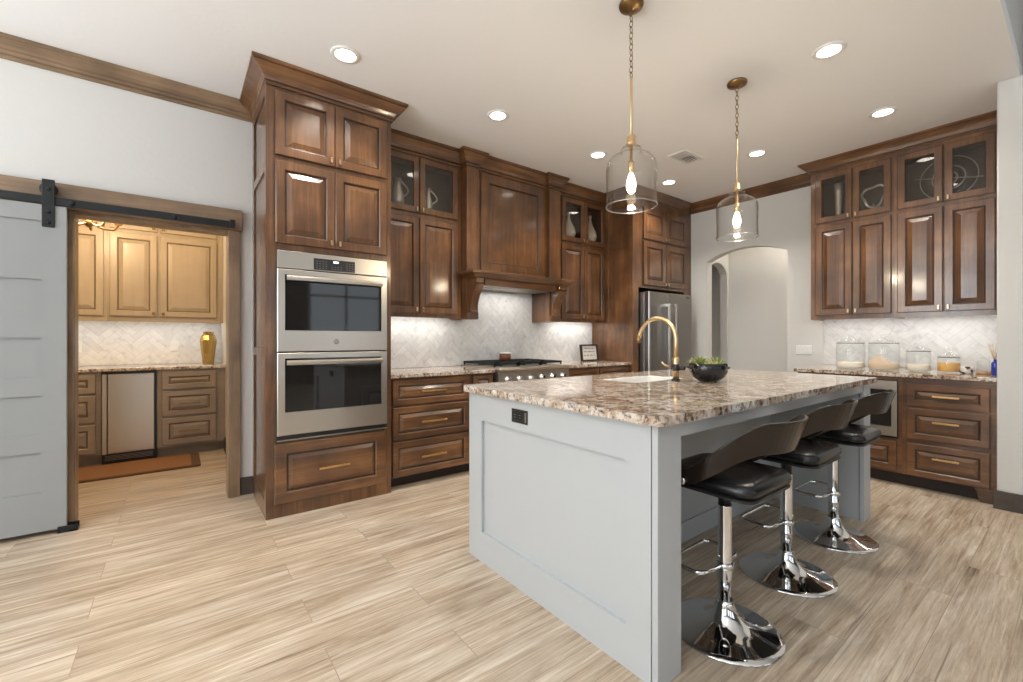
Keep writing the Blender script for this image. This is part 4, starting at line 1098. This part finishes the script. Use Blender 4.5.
t = thing('reed_diffuser', 'cobalt blue bottle with rattan reeds beside the white wall end', 'diffuser', (4.80, 0.418, 0.8975))
MB().lathe([(0.004, 0.0), (0.016, 0.0), (0.021, 0.004), (0.021, 0.088), (0.017, 0.098), (0.009, 0.103), (0.009, 0.118), (0.004, 0.118)], (4.80, 0.418, 0.8975), 28).build('bottle', 'blue', t)
for (dx, dy) in ((-.010, .022), (.008, .012), (.012, -.012), (-.012, -.004), (0.0, 0.030)):
    MB().tube([(4.80+dx*0.1, 0.418+dy*0.1, 1.000), (4.80+dx*1.2, 0.418+dy*1.2, 1.130)], 0.0018, 6).build('reed', 'reed', t)

# glassware on show behind the cabinet doors
SH = 2.3705
mb = MB().lathe([(0.004, 0), (0.030, 0), (0.034, 0.01), (0.026, 0.05), (0.030, 0.14), (0.036, 0.26), (0.040, 0.34), (0.038, 0.34), (0.032, 0.26), (0.026, 0.14), (0.022, 0.06), (0.004, 0.02)], (5.25, 1.510, SH), 28)
solid('glass_vase', mb, 'crystal', 'tall slim glass vase behind the leftmost glass door of the right-hand cabinets', 'vase', (5.25, 1.510, SH))
gx, gy, gz = 5.20, 1.225, 2.510
t = thing('glass_sculpture', 'twisted ring of clear glass on show behind the second glass door from the arch', 'ornament', (gx, gy, SH))
mb = MB(); pts = []
for k in range(60):
    a = 2*math.pi*k/60; rr_ = 0.084 + 0.016*math.sin(3*a)
    pts.append((gx + 0.030*math.sin(2*a), gy + rr_*math.cos(a), gz + 1.12*rr_*math.sin(a)))
mb.tube(pts, 0.0125, 10, closed=True); mb.build('ring', 'crystal', t)
MB().lathe([(0.004, 0), (0.040, 0), (0.040, 0.008), (0.012, 0.016), (0.010, gz-SH-0.078), (0.004, gz-SH-0.077)], (gx, gy, SH), 24).build('stand', 'crystal', t)
t = thing('glass_platter', 'large round glass platter standing upright across the two rightmost glass doors', 'platter', (5.30, 0.735, SH))
cz = SH + 0.190
mb = MB()
for (r_, w_) in ((0.182, 0.006), (0.105, 0.010), (0.056, 0.016)):
    mb.lathe([(r_-w_, 0.0), (r_, -0.004), (r_+w_*0.4, 0.0), (r_, 0.004)], (5.30+(0.182-r_)*0.12, 0.735, cz), 56, axis='x', closed=True)
mb.build('silver_ring', 'crystal', t)
MB().lathe([(0.003, 0.0), (0.06, 0.004), (0.12, 0.002), (0.178, -0.004), (0.178, 0.000), (0.12, 0.006), (0.06, 0.008), (0.003, 0.006)], (5.31, 0.735, cz), 56, axis='x').build('plate', 'pane', t)
mb = MB().tube([(5.275, 0.52, cz-0.055), (5.285, 0.95, cz+0.040)], 0.006, 8); mb.build('glass_rod', 'crystal', t)
mb = MB().box(5.255, 5.345, 0.66, 0.672, SH, SH+0.030).box(5.255, 5.345, 0.798, 0.810, SH, SH+0.030); mb.build('stand', 'cab_inside', t)

SH = 2.3405
def handled_pitcher(label, cx, cy, h, rad, hand):
    t = thing('glass_pitcher', label, 'pitcher', (cx, cy, SH))
    MB().lathe([(0.003, 0), (rad*0.6, 0), (rad, h*0.2), (rad*0.92, h*0.45), (rad*0.5, h*0.75), (rad*0.62, h), (rad*0.56, h), (rad*0.44, h*0.75), (rad*0.84, h*0.45), (rad*0.9, h*0.2), (0.003, h*0.05)], (cx, cy, SH), 28).build('pitcher_body', 'crystal', t)
    pts = [(cx+hand*(rad*0.5 + 0.07*math.sin(math.pi*k/10)), cy, SH+h*0.95-h*0.62*k/10) for k in range(11)]
    MB().tube(pts, 0.008, 10).build('handle', 'crystal', t)
handled_pitcher('silvery glass pitcher behind the left glass door beside the oven cabinet', 1.555, 3.715, 0.25, 0.058, 1)
handled_pitcher('slim silvery glass pitcher behind the right glass door beside the oven cabinet', 1.850, 3.715, 0.22, 0.042, 1)
def gourd(label, cx, h, rad, m):
    mb = MB().lathe([(0.003, 0), (rad*0.62, 0), (rad*0.9, h*0.10), (rad, h*0.22), (rad*0.88, h*0.38), (rad*0.55, h*0.55), (rad*0.28, h*0.72), (rad*0.18, h*0.88), (rad*0.24, h), (rad*0.16, h), (rad*0.10, h*0.88), (0.003, h*0.7)], (cx, 3.705, SH), 32)
    solid('gourd_vase', mb, m, label, 'vase', (cx, 3.705, SH), 'vases behind glass by the refrigerator')
gourd('cream gourd-shaped vase behind the left glass door by the refrigerator', 3.660, 0.31, 0.084, 'cream')
gourd('cream gourd-shaped vase behind the right glass door by the refrigerator', 4.025, 0.33, 0.085, 'cream')

# ------------------------------------------------------------------ pantry
PY, PU = 5.50, 5.80
def pantry_base(label, u0, u1, d0, d1):
    t = thing('pantry_base_cabinet', label, 'cabinet', ((u0+u1)/2, 5.8, 0))
    MB().box(u0, u1, PY, 6.089, 0.095, 0.864).build('cabinet_body', 'pantry_low', t)
    MB().box(u0, u1, PY+0.09, 6.089, 0, 0.095).build('toe_kick', 'pantry_low', t)
    F = faceB(PY)
    for (a, b) in ((0.668, 0.845), (0.402, 0.650), (0.118, 0.384)):
        drawer(t, F, d0, d1, a, b, 0.085, ('pantry_low', 'pantry_glaze'), 'brass_d', fw=0.055)
    return t
pantry_base('taupe painted base cabinet with three drawers, left of the wine cooler', -1.25, -0.562, -1.20, -0.596)
pantry_base('taupe painted base cabinet with three drawers, right of the wine cooler', -0.160, 0.399, -0.123, 0.317)
t = thing('wine_cooler', 'narrow stainless steel door cooler under the pantry counter', 'cooler', (-0.361, 5.8, 0))
MB().box(-0.558, -0.164, PY+0.01, 6.08, 0.0, 0.862).build('cooler_body', 'blackplastic', t)
F = faceB(PY)
mb = MB(); mb.rings([rect(F, -0.515+i, -0.180-i, 0.105+i, 0.838-i, w) for (i, w) in ((0, 0.0), (0, 0.034), (0.004, 0.040))], 0, cap0=True, cap1=True); d = mb.build('cooler_door', 'steel', t)
mb = MB(); mb.fbox(F, -0.552, -0.520, 0.105, 0.838, 0.0, 0.040); mb.build('door_edge', 'steel', t)
mb = MB(); mb.fbox(F, -0.552, -0.172, 0.030, 0.095, -0.008, 0.012); g_ = mb.build('grille', 'blackplastic', t)
mb = MB()
for k in range(4): mb.fbox(F, -0.535, -0.190, 0.040+k*0.013, 0.045+k*0.013, 0.012, 0.016)
mb.build('grille_slat', 'steel_d', g_)
solid('countertop', MB().box(-1.25, 0.399, PY-0.03, 6.089, 0.8645, 0.895), 'granite', 'speckled granite countertop in the pantry', 'countertop', (-0.42, 5.78, 0.8645), bevel=0.004)

def pantry_upper(label, u0, u1, doors):
    t = thing('pantry_wall_cabinet', label, 'cabinet', ((u0+u1)/2, 5.95, 1.34))
    MB().box(u0, u1, PU, 6.089, 1.368, 2.62).build('cabinet_body', 'pantry', t)
    F = faceB(PU)
    for (a, b, side) in doors:
        kx = b-0.028 if side > 0 else a+0.028
        d = door(t, F, a, b, 1.392, 2.222, None, ('pantry', 'pantry_glaze')); 
        mb = MB(); mb.lathe([(0.006, -0.016), (0.006, -0.030), (0.014, -0.036), (0.014, -0.042), (0.005, -0.047)], (kx, PU, 1.425), 14, axis='y'); mb.build('knob', 'brass_d', d)
        d = door(t, F, a, b, 2.258, 2.580, None, ('pantry', 'pantry_glaze'))
        mb = MB(); mb.lathe([(0.006, -0.016), (0.006, -0.030), (0.014, -0.036), (0.014, -0.042), (0.005, -0.047)], (kx, PU, 2.288), 14, axis='y'); mb.build('knob', 'brass_d', d)
    sweep_profile([(u0, PU), (u1, PU)], crown_prof(2.62, 2.72, 0.06)).build('crown_moulding', 'pantry', t)
    MB().box(u0+0.05, u1-0.05, 5.86, 5.89, 1.360, 1.369).build('light_strip', 'strip', t)
    MB().box(u0, u1, PU, PU+0.02, 1.340, 1.3685).build('light_rail', 'pantry', t)
pantry_upper('glazed wall cabinet at the left of the pantry, partly behind the sliding door side', -1.25, -0.552, [(-1.20, -0.905, 1), (-0.895, -0.573, -1)])
pantry_upper('glazed wall cabinet above the wine cooler and the gold vase', -0.551, 0.399, [(-0.530, -0.168, 1), (-0.146, 0.340, -1)])
mb = MB().lathe([(0.003, 0.0), (0.050, 0.0), (0.052, 0.01), (0.072, 0.19), (0.078, 0.26), (0.060, 0.31), (0.046, 0.325), (0.050, 0.350), (0.044, 0.350), (0.040, 0.325), (0.003, 0.30)], (0.268, 5.86, 0.8955), 8, smooth=False)
solid('gold_vase', mb, 'gold', 'faceted gold vase at the right end of the pantry counter', 'vase', (0.268, 5.86, 0.8955))
for (u, lab) in ((-0.80, 'white wall outlet on the pantry tile, left of the wine cooler'), (-0.03, 'white wall outlet on the pantry tile, beside the gold vase')):
    t = thing('wall_outlet', lab, 'outlet', (u, 6.09, 1.03))
    F = faceB(6.0905)
    mb = MB(); mb.rings([rect(F, u-0.036+i, u+0.036-i, 1.03+i, 1.145-i, w) for (i, w) in ((0, 0.0005), (0, 0.004), (0.003, 0.006))], 0, cap0=True, cap1=True); mb.build('outlet_plate', 'white_p', t)
    for v in (1.064, 1.111):
        mb = MB(); mb.fbox(F, u-0.014, u+0.014, v-0.013, v+0.013, 0.006, 0.008); mb.build('socket', 'white', t, bevel=0.001)
t = thing('kitchen_mat', 'rust brown woven floor mat with a dark border in front of the wine cooler', 'mat', (-0.45, 5.27, 0))
mb = MB().prism(rpoly(-1.25, 0.170, 4.93, 5.482, .03, .03, .03, .03), fn, 0.0005, 0.014); mb.build('binding', 'matb', t)
mb = MB().prism(rpoly(-1.19, 0.100, 4.965, 5.45), fn, 0.0141, 0.017); mb.build('woven_panel', 'matm', t)

t = thing('brass_chandelier', 'brass ceiling light with upturned arms just inside the pantry', 'light fixture', (-0.56, 4.80, 2.05))
cx, cy = -0.56, 4.80
MB().lathe([(0.004, 0.0), (0.060, 0.0), (0.062, -0.012), (0.020, -0.030), (0.004, -0.032)], (cx, cy, ZC-0.001), 24).build('canopy', 'brass_d', t)
MB().lathe([(0.010, 0.05), (0.010, 0.85)], (cx, cy, 2.057), 12).build('stem', 'brass_d', t)
MB().lathe([(0.003, 0.0), (0.018, 0.010), (0.032, 0.035), (0.020, 0.062), (0.012, 0.070)], (cx, cy, 2.05), 20).build('hub', 'brass_d', t)
for k in range(5):
    a = R(20 + 72*k); dx, dy = math.cos(a), math.sin(a)
    ar = MB().tube([(cx+dx*0.02, cy+dy*0.02, 2.085), (cx+dx*0.09, cy+dy*0.09, 2.055), (cx+dx*0.15, cy+dy*0.15, 2.06), (cx+dx*0.18, cy+dy*0.18, 2.10)], 0.007, 8).build('arm', 'brass_d', t)
    MB().lathe([(0.006, 0.0), (0.022, 0.008), (0.038, 0.035), (0.042, 0.060), (0.039, 0.060), (0.034, 0.036), (0.018, 0.014), (0.004, 0.010)], (cx+dx*0.18, cy+dy*0.18, 2.098), 20).build('cup_shade', 'brass', ar)
    MB().ball((cx+dx*0.18, cy+dy*0.18, 2.150), 0.024, 14).build('bulb', 'bulb', ar)

# ------------------------------------------------------------------ pendant lights over the island
def make_pendant(loc):
    x, y, z = loc
    t = thing('pendant_light', 'x', 'pendant light', loc, 'clear glass pendants over the island')
    MB().lathe([(0.004, -0.001), (0.062, -0.001), (0.064, -0.008), (0.060, -0.020), (0.030, -0.028), (0.010, -0.034), (0.004, -0.036)], (x, y, ZC), 32).build('canopy', 'brass_d', t)
    n = 12; top, bot = ZC-0.034, 2.545; step = (top-bot)/n
    ch = None
    mb = MB()
    for k in range(n):
        zc_ = top - step*(k+0.5); h2, w2 = step*0.62, 0.0095; pts = []
        for q in range(14):
            a = 2*math.pi*q/14; lx, lz = w2*math.cos(a), h2*math.sin(a)
            if k % 2: pts.append((x+lx, y, zc_+lz))
            else: pts.append((x, y+lx, zc_+lz))
        mb.tube(pts, 0.0022, 6, closed=True)
    mb.build('chain', 'brass_d', t)
    MB().lathe([(0.004, 2.552), (0.0065, 2.548), (0.0065, 2.240), (0.004, 2.238)], (x, y, 0), 14).build('rod', 'brass', t)
    MB().lathe([(0.004, 2.242), (0.020, 2.240), (0.023, 2.234), (0.023, 2.205), (0.027, 2.202), (0.027, 2.193), (0.004, 2.192)], (x, y, 0), 24).build('cap', 'brass', t)
    MB().lathe([(0.008, 2.191), (0.008, 2.105), (0.017, 2.102), (0.017, 2.045), (0.012, 2.042), (0.004, 2.042)], (x, y, 0), 20).build('socket', 'brass', t)
    MB().lathe([(0.010, 2.041), (0.014, 2.030), (0.023, 2.000), (0.025, 1.975), (0.019, 1.950), (0.008, 1.940), (0.002, 1.938)], (x, y, 0), 20).build('bulb', 'bulb', t)
    o_ = [(0.030, 2.190), (0.034, 2.183), (0.050, 2.176), (0.055, 2.165), (0.049, 2.153), (0.056, 2.146), (0.080, 2.139), (0.100, 2.128), (0.113, 2.116), (0.124, 2.100), (0.130, 2.080), (0.131, 2.055), (0.130, 2.010), (0.128, 1.960), (0.129, 1.910), (0.131, 1.875), (0.132, 1.868)]
    inn = [(r-0.0035, zz) for (r, zz) in o_[::-1]]
    sh = MB().lathe(o_ + inn, (x, y, 0), 48, closed=True).build('glass_shade', 'clear', t)
    MB().lathe([(0.1285, 1.866), (0.1325, 1.866), (0.1335, 1.869), (0.1325, 1.872), (0.1285, 1.872)], (x, y, 0), 48, closed=True).build('rim', 'rim', sh)
    ld = bpy.data.lights.new('pendant_glow', 'POINT'); ld.energy = 11; ld.color = (1.0, 0.84, 0.62); ld.shadow_soft_size = 0.02
    lo = bpy.data.objects.new('pendant_glow', ld); COL.objects.link(lo); lo.location = (0, 0, 1.92-z); lo.parent = t
    return t
p1 = make_pendant((1.905, 1.462, 1.866))
p1['label'] = 'clear glass bell pendant light over the near end of the island, the larger in view'
p2 = copy_tree(p1); p2.location = (3.072, 1.470, 1.866)
p2['label'] = 'clear glass bell pendant light over the far end of the island, before the arch'

# ------------------------------------------------------------------ recessed ceiling lights and vent
def make_can(x, y):
    t = thing('recessed_light', 'x', 'ceiling light', (x, y, ZC-0.012), 'recessed ceiling lights')
    z = ZC
    MB().lathe([(0.062, -0.001), (0.086, -0.001), (0.088, -0.004), (0.084, -0.008), (0.066, -0.010), (0.062, -0.008)], (x, y, z), 40, closed=True).build('trim_ring', 'can', t)
    MB().lathe([(0.003, -0.0015), (0.062, -0.0015), (0.062, -0.005), (0.003, -0.006)], (x, y, z), 32).build('lens', 'lamp', t)
    ld = bpy.data.lights.new('can_beam', 'SPOT'); ld.energy = 52; ld.color = (1.0, 0.93, 0.84); ld.spot_size = R(125); ld.spot_blend = 0.6; ld.shadow_soft_size = 0.05
    lo = bpy.data.objects.new('can_beam', ld); COL.objects.link(lo); lo.location = (0, 0, -0.004); lo.parent = t
    return t
cans = [((0.830, 2.800), 'recessed ceiling light in front of the tall oven cabinet'),
        ((2.017, 2.830), 'recessed ceiling light in front of the cabinet left of the hood'),
        ((3.216, 2.856), 'recessed ceiling light left of the near pendant shade, in front of the right hood column'),
        ((4.421, 2.873), 'recessed ceiling light in front of the refrigerator cabinet'),
        ((4.397, 1.915), 'recessed ceiling light right of the far pendant rod, in front of the arch wall'),
        ((4.383, 0.973), 'recessed ceiling light in front of the right-hand glass cabinets'),
        ((3.176, 0.964), 'recessed ceiling light nearest the top edge of the picture, right of both pendants')]
c0 = make_can(*cans[0][0]); c0['label'] = cans[0][1]
for ((x, y), lab) in cans[1:]:
    c = copy_tree(c0); c.location = (x, y, ZC-0.012); c['label'] = lab
t = thing('ceiling_vent', 'white rectangular air vent in the ceiling between the two pendants', 'vent', (3.943, 2.376, ZC-0.012))
vx, vy = 3.943, 2.376
mb = MB(); mb.rings([[(vx-0.17+i, vy-0.095+i, z), (vx+0.17-i, vy-0.095+i, z), (vx+0.17-i, vy+0.095-i, z), (vx-0.17+i, vy+0.095-i, z)] for (i, z) in ((0, ZC-0.0005), (0, ZC-0.006), (0.008, ZC-0.010), (0.030, ZC-0.010), (0.030, ZC-0.0005))], 0, loop=True); mb.build('vent_frame', 'white_p', t)
MB().box(vx-0.139, vx+0.139, vy-0.064, vy+0.064, ZC-0.003, ZC-0.0008).build('vent_opening', 'blackplastic', t)
mb = MB()
for k in range(5):
    yy = vy-0.050+k*0.025
    mb.box(vx-0.139, vx+0.139, yy-0.003, yy+0.003, ZC-0.0098, ZC-0.0035)
mb.box(vx-0.139, vx-0.02, vy-0.064, vy+0.064, ZC-0.0098, ZC-0.0085)
mb.build('vent_slat', 'white_p', t)

# ------------------------------------------------------------------ lamp light: under the wall cabinets, hood, pantry
area_light('under_cabinet_glow', (1.72, 3.70, 1.377), (0, 0, 0), 0.72, 0.05, 1.6, (1.0, 0.96, 0.90))
area_light('under_cabinet_glow', (3.80, 3.70, 1.377), (0, 0, 0), 0.66, 0.05, 1.5, (1.0, 0.96, 0.90))
area_light('under_cabinet_glow', (5.23, 1.05, 1.375), (0, 0, 0), 0.05, 1.2, 1.6, (1.0, 0.97, 0.93))
area_light('under_cabinet_glow', (-0.40, 5.89, 1.357), (0, 0, 0), 1.5, 0.05, 2.5, (1.0, 0.95, 0.88))
area_light('hood_glow', (2.76, 3.64, 1.662), (0, 0, 0), 0.6, 0.15, 2.0, (1.0, 0.96, 0.92))
ld = bpy.data.lights.new('chandelier_glow', 'POINT'); ld.energy = 55; ld.color = (1.0, 0.72, 0.42); ld.shadow_soft_size = 0.12
lo = bpy.data.objects.new('chandelier_glow', ld); COL.objects.link(lo); lo.location = (-0.56, 4.80, 2.22)
ld = bpy.data.lights.new('hall_fill', 'POINT'); ld.energy = 20; ld.color = (1.0, 0.89, 0.77); ld.shadow_soft_size = 0.15  # fill light added to brighten the hall, no fixture modelled
lo = bpy.data.objects.new('hall_fill', ld); COL.objects.link(lo); lo.location = (5.85, 1.9, 2.75)
